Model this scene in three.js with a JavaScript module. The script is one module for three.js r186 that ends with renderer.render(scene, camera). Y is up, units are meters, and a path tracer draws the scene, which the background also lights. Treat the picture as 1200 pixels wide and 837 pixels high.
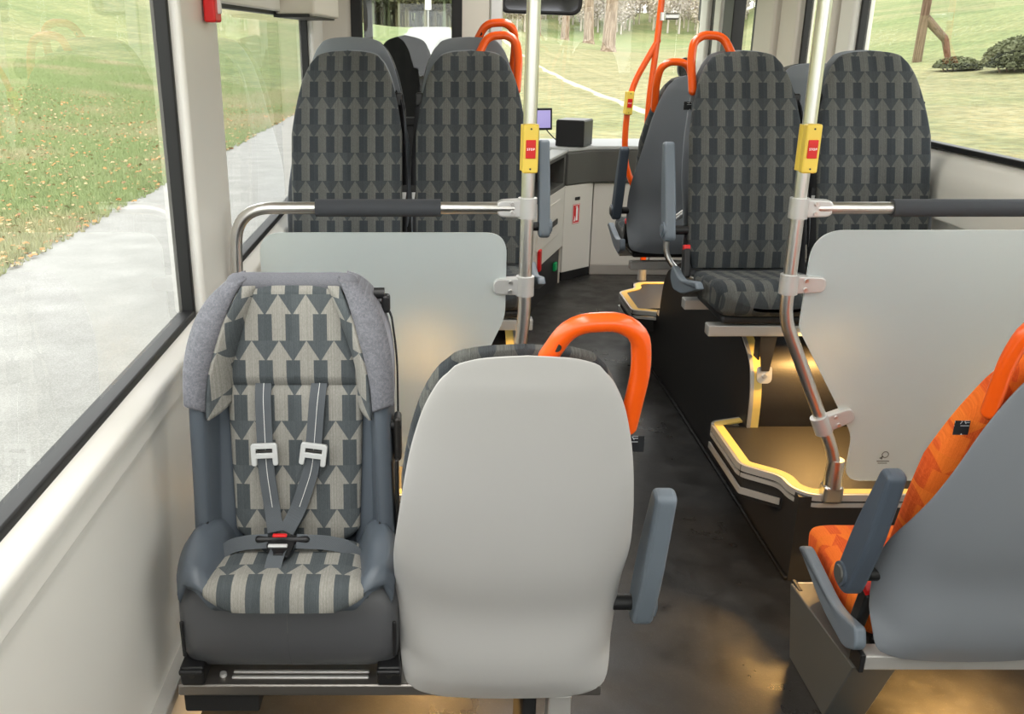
import * as THREE from 'three';
import { RoundedBoxGeometry } from 'three/addons/geometries/RoundedBoxGeometry.js';
import { mergeGeometries } from 'three/addons/utils/BufferGeometryUtils.js';
import { RectAreaLightUniformsLib } from 'three/addons/lights/RectAreaLightUniformsLib.js';

// ---------- camera, sky, exposure ----------
RectAreaLightUniformsLib.init();
const scene = new THREE.Scene();
const renderer = new THREE.WebGLRenderer({ antialias: true });
renderer.toneMapping = THREE.LinearToneMapping;
renderer.toneMappingExposure = 1.07;
renderer.shadowMap.enabled = true;
const PITCH = THREE.MathUtils.degToRad(19.2);
const camera = new THREE.PerspectiveCamera(2 * Math.atan(418.5 / 1084) * 180 / Math.PI, 1200 / 837, 0.05, 900);
camera.position.set(0, 1.63, 0);
camera.rotation.set(-PITCH, 0, 0);
camera.setViewOffset(1200, 837, 85, 0, 1200, 837);
camera.updateProjectionMatrix();
const SKY = 3.2;
scene.background = new THREE.Color(0.99 * SKY, 0.985 * SKY, 0.975 * SKY);   // even overcast sky

// ---------- helpers ----------
let seed = 7;
const rnd = () => { seed = (seed * 1664525 + 1013904223) >>> 0; return seed / 4294967296; };
const rr = (a, b) => a + (b - a) * rnd();
const sRGB = (r, g, b) => new THREE.Color().setRGB(r / 255, g / 255, b / 255, THREE.SRGBColorSpace);
const names = new Map();
function numbered(n) { const k = names.get(n) ?? 0; names.set(n, k + 1); return k ? n + '_' + String(k).padStart(3, '0') : n; }
function mesh(name, geo, mat, parent) {
  const m = new THREE.Mesh(geo, mat); m.name = parent ? name : numbered(name);
  m.castShadow = m.receiveShadow = true; (parent ?? scene).add(m); return m;
}
function tag(o, label, category, group, kind) {
  o.userData.label = label; if (category) o.userData.category = category;
  if (group) o.userData.group = group; if (kind) o.userData.kind = kind; return o;
}
function thing(name, label, category, [x, y, z] = [0, 0, 0], turn = 0, group) {
  const g = new THREE.Group(); g.name = numbered(name); g.position.set(x, y, z); g.rotation.y = turn;
  scene.add(g); return tag(g, label, category, group);
}
function struct(name, label) {
  const g = new THREE.Group(); g.name = numbered(name); g.userData = { kind: 'structure', label }; scene.add(g); return g;
}
function clean(g) { const o = g.index ? g.toNonIndexed() : g; for (const k of Object.keys(o.attributes)) if (!['position', 'normal', 'uv'].includes(k)) o.deleteAttribute(k); return o; }
const join = (...gs) => mergeGeometries(gs.flat().map(clean));
const box = (w, h, d, x = 0, y = 0, z = 0, r = 0.004) => {
  const rad = Math.min(r, w / 2.01, h / 2.01, d / 2.01);
  const g = rad > 0.0004 ? new RoundedBoxGeometry(w, h, d, 2, rad) : new THREE.BoxGeometry(w, h, d);
  // uv in metres
  const p = g.attributes.position, n = g.attributes.normal, uv = g.attributes.uv;
  for (let i = 0; i < p.count; i++) {
    const ax = Math.abs(n.getX(i)), ay = Math.abs(n.getY(i)), az = Math.abs(n.getZ(i));
    if (ay >= ax && ay >= az) uv.setXY(i, p.getX(i) + x, p.getZ(i) + z);
    else if (ax >= az) uv.setXY(i, p.getZ(i) + z, p.getY(i) + y);
    else uv.setXY(i, p.getX(i) + x, p.getY(i) + y);
  }
  return g.translate(x, y, z);
};
const span = (x0, x1, y0, y1, z0, z1, r) => box(Math.abs(x1 - x0), Math.abs(y1 - y0), Math.abs(z1 - z0), (x0 + x1) / 2, (y0 + y1) / 2, (z0 + z1) / 2, r);
const cyl = (r0, r1, h, seg = 24) => new THREE.CylinderGeometry(r0, r1, h, seg);
function rounded(pts, bend) {   // polyline with rounded corners, as dense points
  const v = pts.map((p) => new THREE.Vector3(...p)), out = [v[0].clone()];
  for (let i = 1; i < v.length - 1; i++) {
    const a = v[i - 1].clone().sub(v[i]), b = v[i + 1].clone().sub(v[i]);
    const k = Math.min(bend, a.length() * 0.48, b.length() * 0.48);
    const p = v[i].clone().add(a.setLength(k)), q = v[i].clone().add(b.setLength(k));
    for (let t = 0; t <= 8; t++) { const s = t / 8; out.push(p.clone().multiplyScalar((1 - s) ** 2).add(v[i].clone().multiplyScalar(2 * s * (1 - s))).add(q.clone().multiplyScalar(s * s))); }
  }
  out.push(v[v.length - 1].clone()); return out;
}
class Poly extends THREE.Curve {
  constructor(p) { super(); this.p = p; this.l = [0]; for (let i = 1; i < p.length; i++) this.l.push(this.l[i - 1] + p[i].distanceTo(p[i - 1])); }
  getPoint(t, o = new THREE.Vector3()) {
    const L = t * this.l[this.l.length - 1]; let i = 1; while (i < this.l.length - 1 && this.l[i] < L) i++;
    const k = (L - this.l[i - 1]) / Math.max(1e-9, this.l[i] - this.l[i - 1]); return o.lerpVectors(this.p[i - 1], this.p[i], Math.min(1, Math.max(0, k)));
  }
  getPointAt(t, o) { return this.getPoint(t, o); }
  getTangentAt(t, o) { return this.getTangent(t, o); }
}
function pipe(pts, r, bend = 0.06, seg = 16, capped = true) {
  const d = rounded(pts, bend), c = new Poly(d), n = Math.max(8, Math.min(90, Math.round(c.l[c.l.length - 1] / 0.012)));
  const g = new THREE.TubeGeometry(c, n, r, seg, false); if (!capped) return g;
  const ball = (p) => new THREE.SphereGeometry(r * 0.995, seg, 8).translate(p.x, p.y, p.z);
  return join(g, ball(d[0]), ball(d[d.length - 1]));
}
function strap(pts, w, th, side, bend = 0.02) {   // flat webbing along a path; side = width direction
  const d = rounded(pts, bend), n = d.length, pos = [], uv = [], idx = []; let L = 0;
  const S = new THREE.Vector3(...side).normalize();
  for (let i = 0; i < n; i++) {
    const t = d[Math.min(n - 1, i + 1)].clone().sub(d[Math.max(0, i - 1)]).normalize();
    const s = S.clone().addScaledVector(t, -S.dot(t)).normalize(), m = t.clone().cross(s).normalize();
    if (i) L += d[i].distanceTo(d[i - 1]);
    [[-1, -1], [1, -1], [1, 1], [-1, 1]].forEach(([a, b]) => { const p = d[i].clone().addScaledVector(s, a * w / 2).addScaledVector(m, b * th / 2); pos.push(p.x, p.y, p.z); uv.push(a * w / 2, L); });
  }
  for (let i = 0; i < n - 1; i++) for (let k = 0; k < 4; k++) { const a = i * 4 + k, b = i * 4 + (k + 1) % 4; idx.push(a, b, a + 4, b, b + 4, a + 4); }
  idx.push(0, 2, 1, 0, 3, 2); const e = (n - 1) * 4; idx.push(e, e + 1, e + 2, e, e + 2, e + 3);
  const g = new THREE.BufferGeometry(); g.setAttribute('position', new THREE.Float32BufferAttribute(pos, 3)); g.setAttribute('uv', new THREE.Float32BufferAttribute(uv, 2)); g.setIndex(idx);
  const f = g.toNonIndexed(); f.computeVertexNormals(); return f;
}
function outward(g) {   // flip the winding when the signed volume is negative
  const p = g.attributes.position, ix = g.index.array; let vol = 0;
  const a = new THREE.Vector3(), b = new THREE.Vector3(), c = new THREE.Vector3();
  for (let i = 0; i < ix.length; i += 3) { a.fromBufferAttribute(p, ix[i]); b.fromBufferAttribute(p, ix[i + 1]); c.fromBufferAttribute(p, ix[i + 2]); vol += a.dot(b.cross(c)); }
  if (vol < 0) for (let i = 0; i < ix.length; i += 3) { const t = ix[i]; ix[i] = ix[i + 1]; ix[i + 1] = t; }
  g.computeVertexNormals();
  return g;
}
function table(t) {   // smooth monotone-ish interpolation of [y, value] pairs
  return (y) => {
    if (y <= t[0][0]) return t[0][1]; if (y >= t[t.length - 1][0]) return t[t.length - 1][1];
    let i = 1; while (t[i][0] < y) i++;
    const k = (y - t[i - 1][0]) / (t[i][0] - t[i - 1][0]);
    const d = (a, b) => (t[b][1] - t[a][1]) / (t[b][0] - t[a][0]), h = t[i][0] - t[i - 1][0];
    const m0 = i > 1 ? (d(i - 2, i - 1) + d(i - 1, i)) / 2 : d(i - 1, i), m1 = i < t.length - 1 ? (d(i - 1, i) + d(i, i + 1)) / 2 : d(i - 1, i);
    const e = d(i - 1, i), lim = (m) => (m * e <= 0 ? 0 : Math.sign(m) * Math.min(Math.abs(m), 3 * Math.abs(e)));
    const a = lim(m0), b = lim(m1), k2 = k * k, k3 = k2 * k;
    return (2 * k3 - 3 * k2 + 1) * t[i - 1][1] + (k3 - 2 * k2 + k) * h * a + (-2 * k3 + 3 * k2) * t[i][1] + (k3 - k2) * h * b;
  };
}
const spow = (v, e) => Math.sign(v) * Math.pow(Math.abs(v), e);
// A padded or shell body: sections across x, swept along a spine in the y-z plane
function loft({ spine, w, th, curl = () => 0, power = 3, n = 44, m = 44, ex = 0.35, ez = 0.7, off = 0, xoff = () => 0, ease = true, ref = 0 }) {
  const pos = [], uv = [], idx = []; let L = 0, last = null;
  for (let i = 0; i <= n; i++) {
    const s = ease ? 0.5 - 0.5 * Math.cos(Math.PI * i / n) : i / n;
    const [y, z] = spine(s), [y0, z0] = spine(Math.max(0, s - 0.004)), [y1, z1] = spine(Math.min(1, s + 0.004));
    const l = Math.hypot(y1 - y0, z1 - z0) || 1, ty = (y1 - y0) / l, tz = (z1 - z0) / l, ny = tz, nz = -ty;
    if (last) L += Math.hypot(y - last[0], z - last[1]); last = [y, z];
    const W = Math.max(1e-4, w(s)), T = Math.max(1e-4, th(s)), C = curl(s);
    for (let k = 0; k <= m; k++) {
      const a = -Math.PI / 2 + 2 * Math.PI * k / m, q = spow(Math.cos(a), ex), x = W * q;
      const dep = T * spow(Math.sin(a), ez) + C * Math.pow(ref ? Math.abs(x) / ref : Math.abs(q), power) + off;
      pos.push(x + xoff(s), y + ny * dep, z + nz * dep); uv.push(x, L);
    }
  }
  for (let i = 0; i < n; i++) for (let k = 0; k < m; k++) { const a = i * (m + 1) + k, b = a + m + 1; idx.push(a, b, a + 1, a + 1, b, b + 1); }
  const g = new THREE.BufferGeometry(); g.setAttribute('position', new THREE.Float32BufferAttribute(pos, 3)); g.setAttribute('uv', new THREE.Float32BufferAttribute(uv, 2)); g.setIndex(idx);
  return outward(g);
}
function sheet(nu, nv, fn, thick) {   // a thick bent sheet: fn(u, v) -> point; thickness along the sheet's normal
  const P = (u, v) => new THREE.Vector3(...fn(u, v)), pos = [], uv = [], idx = [], e = 1e-3;
  for (const side of [0, 1]) for (let i = 0; i <= nu; i++) for (let j = 0; j <= nv; j++) {
    const u = i / nu, v = j / nv, p = P(u, v);
    const du = P(Math.min(1, u + e), v).sub(P(Math.max(0, u - e), v)), dv = P(u, Math.min(1, v + e)).sub(P(u, Math.max(0, v - e))), nn = du.cross(dv).normalize();
    if (side) p.addScaledVector(nn, thick); pos.push(p.x, p.y, p.z); uv.push(p.x, p.y);
  }
  const S = (nu + 1) * (nv + 1), at = (i, j) => i * (nv + 1) + j;
  for (let i = 0; i < nu; i++) for (let j = 0; j < nv; j++) { const a = at(i, j), b = at(i + 1, j), c = at(i + 1, j + 1), d = at(i, j + 1); idx.push(a, c, b, a, d, c, a + S, b + S, c + S, a + S, c + S, d + S); }
  const rim = (list) => { for (let k = 0; k < list.length - 1; k++) { const a = list[k], b = list[k + 1]; idx.push(a, b, a + S, b, b + S, a + S); } };
  const r = []; for (let i = 0; i <= nu; i++) r.push(at(i, 0)); for (let j = 1; j <= nv; j++) r.push(at(nu, j)); for (let i = nu - 1; i >= 0; i--) r.push(at(i, nv)); for (let j = nv - 1; j >= 0; j--) r.push(at(0, j));
  rim(r);
  const g = new THREE.BufferGeometry(); g.setAttribute('position', new THREE.Float32BufferAttribute(pos, 3)); g.setAttribute('uv', new THREE.Float32BufferAttribute(uv, 2)); g.setIndex(idx);
  return outward(g);
}
function polyShape(pts, radius = 0) {
  const s = new THREE.Shape(); const n = pts.length;
  for (let i = 0; i < n; i++) {
    const p = new THREE.Vector2(...pts[i].slice(0, 2)), a = new THREE.Vector2(...pts[(i + n - 1) % n].slice(0, 2)).sub(p), b = new THREE.Vector2(...pts[(i + 1) % n].slice(0, 2)).sub(p);
    const r = Math.min(pts[i][2] ?? radius, a.length() * 0.49, b.length() * 0.49), q0 = p.clone().add(a.setLength(r)), q1 = p.clone().add(b.setLength(r));
    if (i) s.lineTo(q0.x, q0.y); else s.moveTo(q0.x, q0.y);
    if (r > 0) s.quadraticCurveTo(p.x, p.y, q1.x, q1.y);
  }
  s.closePath(); return s;
}
const plate = (pts, depth, radius = 0, bevel = 0) => new THREE.ExtrudeGeometry(polyShape(pts, radius), bevel ? { depth: depth - 2 * bevel, bevelEnabled: true, bevelSize: bevel, bevelThickness: bevel, bevelOffset: -bevel, bevelSegments: 3, curveSegments: 12 } : { depth, bevelEnabled: false, curveSegments: 12 }).translate(0, 0, bevel);
// plate with outline in (z, y) standing across x, from x0 to x1
const sidePlate = (pts, x0, x1, radius = 0, bevel = 0) => plate(pts.map(([z, y, r]) => [-z, y, r]), x1 - x0, radius, bevel).rotateY(Math.PI / 2).translate(x0, 0, 0);
// plate with outline in (x, z) lying, from y0 to y1
const flatPlate = (pts, y0, y1, radius = 0, bevel = 0) => plate(pts.map(([x, z, r]) => [x, -z, r]), y1 - y0, radius, bevel).rotateX(-Math.PI / 2).translate(0, y0, 0);

// ---------- textures ----------
const hash = (x, y) => { const n = Math.sin(x * 127.1 + y * 311.7) * 43758.5453; return n - Math.floor(n); };
function vnoise(x, y, p) {   // periodic value noise
  const xi = Math.floor(x), yi = Math.floor(y), fx = x - xi, fy = y - yi, w = (t) => t * t * (3 - 2 * t), h = (a, b) => hash(((a % p) + p) % p, ((b % p) + p) % p + 17.3 * p);
  return THREE.MathUtils.lerp(THREE.MathUtils.lerp(h(xi, yi), h(xi + 1, yi), w(fx)), THREE.MathUtils.lerp(h(xi, yi + 1), h(xi + 1, yi + 1), w(fx)), w(fy));
}
const fbm = (u, v, p, o = 4) => { let s = 0, a = 0.5, k = p, t = 0; for (let i = 0; i < o; i++) { s += a * vnoise(u * k, v * k, k); t += a; a *= 0.55; k *= 2; } return s / t; };
function dataTex(w, h, fn, { srgb = true, repeat = [1, 1] } = {}) {
  const d = new Uint8Array(w * h * 4);
  for (let j = 0; j < h; j++) for (let i = 0; i < w; i++) { const c = fn(i / w, j / h, i, j), o = (j * w + i) * 4; for (let k = 0; k < 3; k++) d[o + k] = Math.max(0, Math.min(255, Array.isArray(c) ? c[k] : c)); d[o + 3] = 255; }
  const t = new THREE.DataTexture(d, w, h); t.wrapS = t.wrapT = THREE.RepeatWrapping; t.magFilter = t.minFilter = THREE.LinearFilter;
  if (srgb) t.colorSpace = THREE.SRGBColorSpace; t.repeat.set(...repeat); t.needsUpdate = true; return t;
}
// arrow fabric: light arrows pointing up, fitted between dark arrows pointing down; 4 x 2 arrows in a tile
function arrowTex(light, dark, mid, cw = 0.062, ch = 0.104) {
  return dataTex(512, 432, (u, v, i, j) => {
    const cx = (u * 4) % 1, cy = (v * 2) % 1, col = Math.floor(u * 4), row = Math.floor(v * 2);
    const y = 1 - cy;   // 0 at the arrow's tip
    const head = y < 0.43, lim = head ? 0.47 * (y / 0.43) : 0.25, q = Math.abs(cx - 0.5);
    const isL = q < lim, thread = (hash(i, 3) - 0.5) * 20 + (hash(i >> 1, j >> 3) - 0.5) * 14 + (hash(i, j) - 0.5) * 16, tone = (hash(col + 3, row + 9) - 0.5) * 8;
    const isM = !isL && !head;   // the dark arrows' stems are a little bluer
    const c = isL ? light : isM ? mid : dark;
    return c.map((x) => x + (isL ? 1 : 0.55) * thread + tone);
  }, { repeat: [1 / (4 * cw), 1 / (2 * ch)] });
}
const weaveTex = dataTex(64, 64, (u, v, i, j) => 128 + 60 * Math.sin(i * Math.PI / 4) * Math.cos(j * Math.PI / 4) + (hash(i, j) - 0.5) * 90, { srgb: false, repeat: [30, 30] });
const grainTex = dataTex(128, 128, (u, v, i, j) => 128 + (hash(i, j) - 0.5) * 120 + (fbm(u, v, 16, 2) - 0.5) * 120, { srgb: false, repeat: [12, 12] });
const canvasTex = (w, h, draw) => { const c = document.createElement('canvas'); c.width = w; c.height = h; draw(c.getContext('2d'), w, h); const t = new THREE.CanvasTexture(c); t.colorSpace = THREE.SRGBColorSpace; return t; };

// ---------- materials ----------
const std = (o) => new THREE.MeshStandardMaterial(o), phy = (o) => new THREE.MeshPhysicalMaterial(o);
const M = {
  fabricDark: std({ map: arrowTex([86, 87, 84], [57, 61, 64], [47, 52, 56]), bumpMap: weaveTex, bumpScale: 0.0006, roughness: 0.95 }),
  fabricChild: std({ map: arrowTex([146, 144, 137], [80, 86, 89], [74, 80, 83], 0.058, 0.098), bumpMap: weaveTex, bumpScale: 0.0006, roughness: 0.95 }),
  fabricOrange: std({ map: arrowTex([222, 88, 22], [240, 118, 30], [238, 112, 28]), bumpMap: weaveTex, bumpScale: 0.0006, roughness: 0.9 }),
  velour: phy({ color: sRGB(140, 141, 149), map: dataTex(128, 128, (u, v, i, j) => 205 + (fbm(u, v, 32, 3) - 0.5) * 55 + (hash(i, j) - 0.5) * 40, { repeat: [9, 9] }), roughness: 1, sheen: 0.8, sheenColor: new THREE.Color(0.7, 0.7, 0.78), sheenRoughness: 0.5 }),
  shellLight: std({ color: sRGB(190, 189, 187), roughness: 0.42, bumpMap: grainTex, bumpScale: 0.00008 }),
  shellSlate: std({ color: sRGB(132, 137, 143), roughness: 0.45, bumpMap: grainTex, bumpScale: 0.0001 }),
  slate: std({ color: sRGB(110, 120, 130), roughness: 0.45, bumpMap: grainTex, bumpScale: 0.0001 }),
  childPlastic: std({ color: sRGB(84, 92, 101), roughness: 0.38, bumpMap: grainTex, bumpScale: 0.00008 }),
  armDark: std({ color: sRGB(74, 84, 96), roughness: 0.5 }),
  baseGrey: std({ color: sRGB(84, 85, 88), roughness: 0.36, bumpMap: grainTex, bumpScale: 0.0001 }),
  black: std({ color: sRGB(24, 24, 26), roughness: 0.45 }),
  blackMatte: std({ color: sRGB(30, 30, 31), roughness: 0.8 }),
  deepBlack: std({ color: sRGB(12, 12, 13), roughness: 0.9 }),
  rubber: std({ color: sRGB(13, 13, 14), roughness: 0.5 }),
  foam: std({ color: sRGB(58, 61, 66), roughness: 0.75, bumpMap: grainTex, bumpScale: 0.0004 }),
  webbing: std({ color: sRGB(84, 89, 94), roughness: 0.85, bumpMap: weaveTex, bumpScale: 0.0005 }),
  webbingBlack: std({ color: sRGB(36, 37, 40), roughness: 0.8 }),
  thread: std({ color: sRGB(225, 225, 222), roughness: 0.9 }),
  adjuster: std({ color: sRGB(206, 208, 208), roughness: 0.4, metalness: 0.2 }),
  orange: phy({ color: sRGB(246, 92, 10), roughness: 0.3, clearcoat: 0.5, clearcoatRoughness: 0.2 }),
  steel: std({ color: new THREE.Color(0.74, 0.73, 0.71), metalness: 1, roughness: 0.28, bumpMap: grainTex, bumpScale: 0.00004 }),
  alu: std({ color: new THREE.Color(0.62, 0.62, 0.61), metalness: 0.55, roughness: 0.38 }),
  aluMatte: std({ color: sRGB(196, 194, 190), metalness: 0.5, roughness: 0.45 }),
  darkMetal: std({ color: sRGB(70, 68, 66), metalness: 0.7, roughness: 0.4 }),
  yellow: std({ color: sRGB(244, 214, 122), roughness: 0.6 }),
  buttonYellow: std({ color: sRGB(244, 212, 88), roughness: 0.4 }),
  red: std({ color: sRGB(220, 28, 30), roughness: 0.35 }),
  green: std({ color: sRGB(20, 165, 95), roughness: 0.4 }),
  wall: std({ color: sRGB(226, 224, 217), roughness: 0.38, bumpMap: grainTex, bumpScale: 0.00005 }),
  wallWarm: std({ color: sRGB(214, 208, 197), roughness: 0.45 }),
  console: std({ color: sRGB(222, 219, 211), roughness: 0.45 }),
  dash: std({ color: sRGB(84, 84, 80), roughness: 0.55, bumpMap: grainTex, bumpScale: 0.0002 }),
  dashTop: std({ color: sRGB(188, 190, 188), roughness: 0.6 }),
  ceiling: std({ color: sRGB(225, 224, 220), roughness: 0.7 }),
  podium: std({ color: sRGB(34, 32, 31), roughness: 0.5, bumpMap: grainTex, bumpScale: 0.0003 }),
  pedestal: std({ color: sRGB(92, 92, 88), roughness: 0.42, metalness: 0.25 }),
  pane: phy({ color: new THREE.Color(0.96, 0.985, 0.975), transmission: 1, thickness: 0, roughness: 0, ior: 1.5 }),
  frosted: phy({ color: new THREE.Color(0.88, 0.95, 0.95), transmission: 0.64, thickness: 0.008, roughness: 0.45, ior: 1.45 }),
  mirrorGlass: std({ color: new THREE.Color(0.12, 0.12, 0.13), metalness: 1, roughness: 0.06 }),
  beltBlue: std({ color: sRGB(44, 98, 150), roughness: 0.6 }),
};
// floor: dark speckled vinyl
M.floor = std({
  map: dataTex(1024, 1024, (u, v, i, j) => {
    const b = 36 + (fbm(u, v, 6, 5) - 0.5) * 34, s = hash(i * 1.3, j * 0.7); const k = s > 0.992 ? 70 * hash(j, i) : s > 0.97 ? 18 : 0; const dust = fbm(u + 0.37, v + 0.11, 40, 3) > 0.66 ? 4 : 0;
    return [b + k + dust, b * 0.97 + k * 0.93 + dust, b * 0.94 + k * 0.82 + dust * 0.9];
  }, { repeat: [1 / 1.1, 1 / 1.1] }),
  roughnessMap: dataTex(256, 256, (u, v) => 110 + (fbm(u, v, 10, 4) - 0.5) * 120, { srgb: false, repeat: [1 / 0.9, 1 / 0.9] }), roughness: 0.9, bumpMap: grainTex, bumpScale: 0.0003,
});

// ---------- room shell ----------
const XL = -0.64, XR = 1.92, ZB = 2.3, ZF = -7.0, YC = 2.32, SILL_L = 0.965, SILL_R = 1.235, WTOP = 1.98;
{
  const f = mesh('floor', span(XL - 0.06, XR + 0.06, -0.06, 0, ZF - 0.1, ZB + 0.06, 0), M.floor); tag(f, 'dark speckled vinyl floor of the aisle', null, null, 'structure');
  const c = mesh('ceiling', span(XL - 0.06, XR + 0.06, YC, YC + 0.06, ZF - 0.1, ZB + 0.06, 0), M.ceiling); tag(c, 'pale ceiling', null, null, 'structure');
}
const dayFrames = [];
function windowPane(n, side, z0, z1, y0, y1, label) {   // z0 > z1
  const x = side < 0 ? XL : XR, w = struct('window_' + n, label), t = 0.016;
  const bars = [span(x - 0.02, x + 0.02, y0 - t, y0 + 0.006, z0, z1, 0.005), span(x - 0.02, x + 0.02, y1 - 0.006, y1 + t, z0, z1, 0.005), span(x - 0.02, x + 0.02, y0, y1, z0 + 0.001, z0 - t, 0.005), span(x - 0.02, x + 0.02, y0, y1, z1 + t, z1 - 0.001, 0.005)];
  mesh('gasket', join(bars), M.rubber, w);
  const pane = mesh('pane', new THREE.PlaneGeometry(Math.abs(z0 - z1), y1 - y0).rotateY(Math.PI / 2).translate(x - side * 0.004, (y0 + y1) / 2, (z0 + z1) / 2), M.pane, w); pane.castShadow = false;
  return w;
}
{ // left wall
  const w = struct('wall_left', 'pale side wall with a window ledge'), X0 = XL - 0.05;
  mesh('lower_panel', join(span(XL - 0.016, XL + 0.035, 0, 0.905, ZB, -4.95, 0.003)), M.wall, w);
  mesh('ledge', sidePlateX([[XL - 0.016, 0.90], [XL + 0.052, 0.90], [XL + 0.056, 0.925, 0.012], [XL + 0.02, 0.955, 0.012], [XL - 0.016, 0.957]], ZB, -4.95), M.wall, w);
  mesh('seat_track', span(XL + 0.03, XL + 0.066, 0.255, 0.285, 1.6, -2.1, 0.004), M.aluMatte, w);
  mesh('trim_strip', join(span(XL + 0.03, XL + 0.044, 0.845, 0.897, ZB, -4.95, 0.004)), M.wall, w);
  const pillars = [[ZB, 2.05], [0.42, 0.18], [-2.265, -2.64], [-4.62, -5.02]];
  for (const [a, b] of pillars) mesh('pillar', span(XL - 0.014, XL + 0.045, 0.955, YC, a, b, 0.014), M.wall, w);
  mesh('header', join(span(X0, XL + 0.04, WTOP, YC, ZB, -2.4, 0.006), span(X0, XL + 0.04, 1.715, YC, -2.6, ZF, 0.006)), M.wall, w);
  mesh('front_panel', span(X0, XL + 0.03, 0, 1.0, -4.95, ZF, 0.004), M.wallWarm, w);
  windowPane(1, -1, 0.18, -2.265, SILL_L, WTOP, 'large side window over the child seat');
  windowPane(2, -1, 2.05, 0.42, SILL_L, WTOP, 'side window behind the photographer');
  windowPane(3, -1, -2.64, -4.62, SILL_L, 1.71, 'side window beside the raised seats');
  windowPane(4, -1, -5.02, -6.85, 1.0, 1.71, 'driver side window');
}
function sidePlateX(pts, z0, z1) { // outline in (x, y), swept along z
  return plate(pts, Math.abs(z0 - z1)).translate(0, 0, Math.min(z0, z1));
}
{ // right wall
  const w = struct('wall_right', 'pale side wall under the wide window'), X1 = XR + 0.05;
  mesh('lower_panel', span(XR - 0.02, X1, 0, 1.0, ZB, -5.85, 0.003), M.wall, w);
  mesh('ledge', sidePlateX([[XR + 0.016, 0.98], [XR - 0.075, 0.98, 0.01], [XR - 0.07, 1.13, 0.03], [XR - 0.03, 1.205, 0.02], [XR + 0.016, 1.222]], ZB, -4.46), M.wall, w);
  mesh('cover_strip', join(span(XR - 0.082, XR - 0.06, 0.98, 1.16, -3.55, -3.575, 0.006)), M.wall, w);
  for (const [a, b] of [[ZB, 2.05], [0.42, 0.18], [-1.85, -2.1]]) mesh('pillar', span(XR - 0.045, XR + 0.014, 1.2, YC, a, b, 0.012), M.wall, w);
  mesh('pillar', span(XR - 0.05, X1, 0.95, YC, -4.46, -4.62, 0.02), M.wall, w);
  mesh('pillar', span(XR - 0.07, X1, 0.95, YC, -4.63, -4.84, 0.02), M.wallWarm, w);
  mesh('header', span(XR - 0.04, X1, WTOP, YC, ZB, ZF, 0.006), M.wall, w);
  for (const [a, b, d] of [[-5.16, -5.42, 0.05], [-5.43, -5.6, 0.08], [-5.61, -5.86, 0.045]]) mesh('pillar', span(XR - d, X1, 0, YC, a, b, 0.02), M.wallWarm, w);
  windowPane(5, 1, -2.1, -4.46, SILL_R, WTOP, 'wide side window above the raised seats');
  windowPane(6, 1, 0.18, -1.85, SILL_R, WTOP, 'side window above the orange seat');
  windowPane(7, 1, 2.05, 0.42, SILL_R, WTOP, 'rear side window over the ledge');
  windowPane(8, 1, -4.84, -5.14, 1.0, WTOP, 'narrow pane between two pale pillars');
  const d = struct('door_1', 'glazed passenger door with black frame');
  mesh('door_frame', join(span(XR - 0.03, XR + 0.03, 0, 2.1, -5.87, -5.93, 0.006), span(XR - 0.05, XR + 0.03, 0, 2.1, -6.28, -6.5, 0.008), span(XR - 0.03, XR + 0.03, 0, 2.1, -6.78, -6.86, 0.006), span(XR - 0.03, XR + 0.03, 0, 0.25, -5.87, -6.86, 0.006), span(XR - 0.03, XR + 0.03, 2.0, 2.3, -5.87, -6.86, 0.006)), M.rubber, d);
  mesh('door_pane', new THREE.PlaneGeometry(0.35, 1.78).rotateY(Math.PI / 2).translate(XR, 1.13, -6.105), M.pane, d);
  mesh('door_pane', new THREE.PlaneGeometry(0.28, 1.78).rotateY(Math.PI / 2).translate(XR, 1.13, -6.64), M.pane, d);
  mesh('door_post', span(XR - 0.06, XR - 0.03, 0, 2.1, -6.54, -6.68, 0.01), M.wall, d);
  mesh('corner_pillar', span(XR - 0.06, X1, 0, YC, -6.86, -7.05, 0.02), M.wall, w);
}
{ // rear wall with a window, behind the camera
  const w = struct('wall_back', 'rear wall with a wide window');
  mesh('wall_panel', join(span(XL - 0.05, XR + 0.05, 0, 0.95, ZB, ZB + 0.05, 0), span(XL - 0.05, XR + 0.05, 2.0, YC, ZB, ZB + 0.05, 0), span(XL - 0.05, XL + 0.12, 0.95, 2.0, ZB, ZB + 0.05, 0), span(XR - 0.12, XR + 0.05, 0.95, 2.0, ZB, ZB + 0.05, 0)), M.wall, w);
  const v = struct('window_9', 'wide rear window'); mesh('pane', new THREE.PlaneGeometry(XR - XL - 0.24, 1.05).translate((XL + XR) / 2, 1.475, ZB + 0.02), M.pane, v);
}
{ // front wall: windscreen
  const w = struct('wall_front', 'front wall under the windscreen');
  mesh('lower_panel', span(XL - 0.05, XR + 0.05, -0.05, 0.86, -6.98, -7.05, 0.004), M.dash, w);
  mesh('header', span(XL - 0.05, XR + 0.05, 2.0, YC, -6.95, -7.05, 0.004), M.ceiling, w);
  const v = struct('window_10', 'broad windscreen over the dashboard');
  mesh('pane', new THREE.PlaneGeometry(XR - XL + 0.06, 1.16).translate((XL + XR) / 2, 1.43, -7.0), M.pane, v);
  mesh('gasket', join(span(XL, XR, 0.852, 0.872, -6.975, -7.02, 0.004), span(XL, XR, 1.985, 2.0, -6.975, -7.02, 0.004)), M.rubber, v);
}
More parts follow.
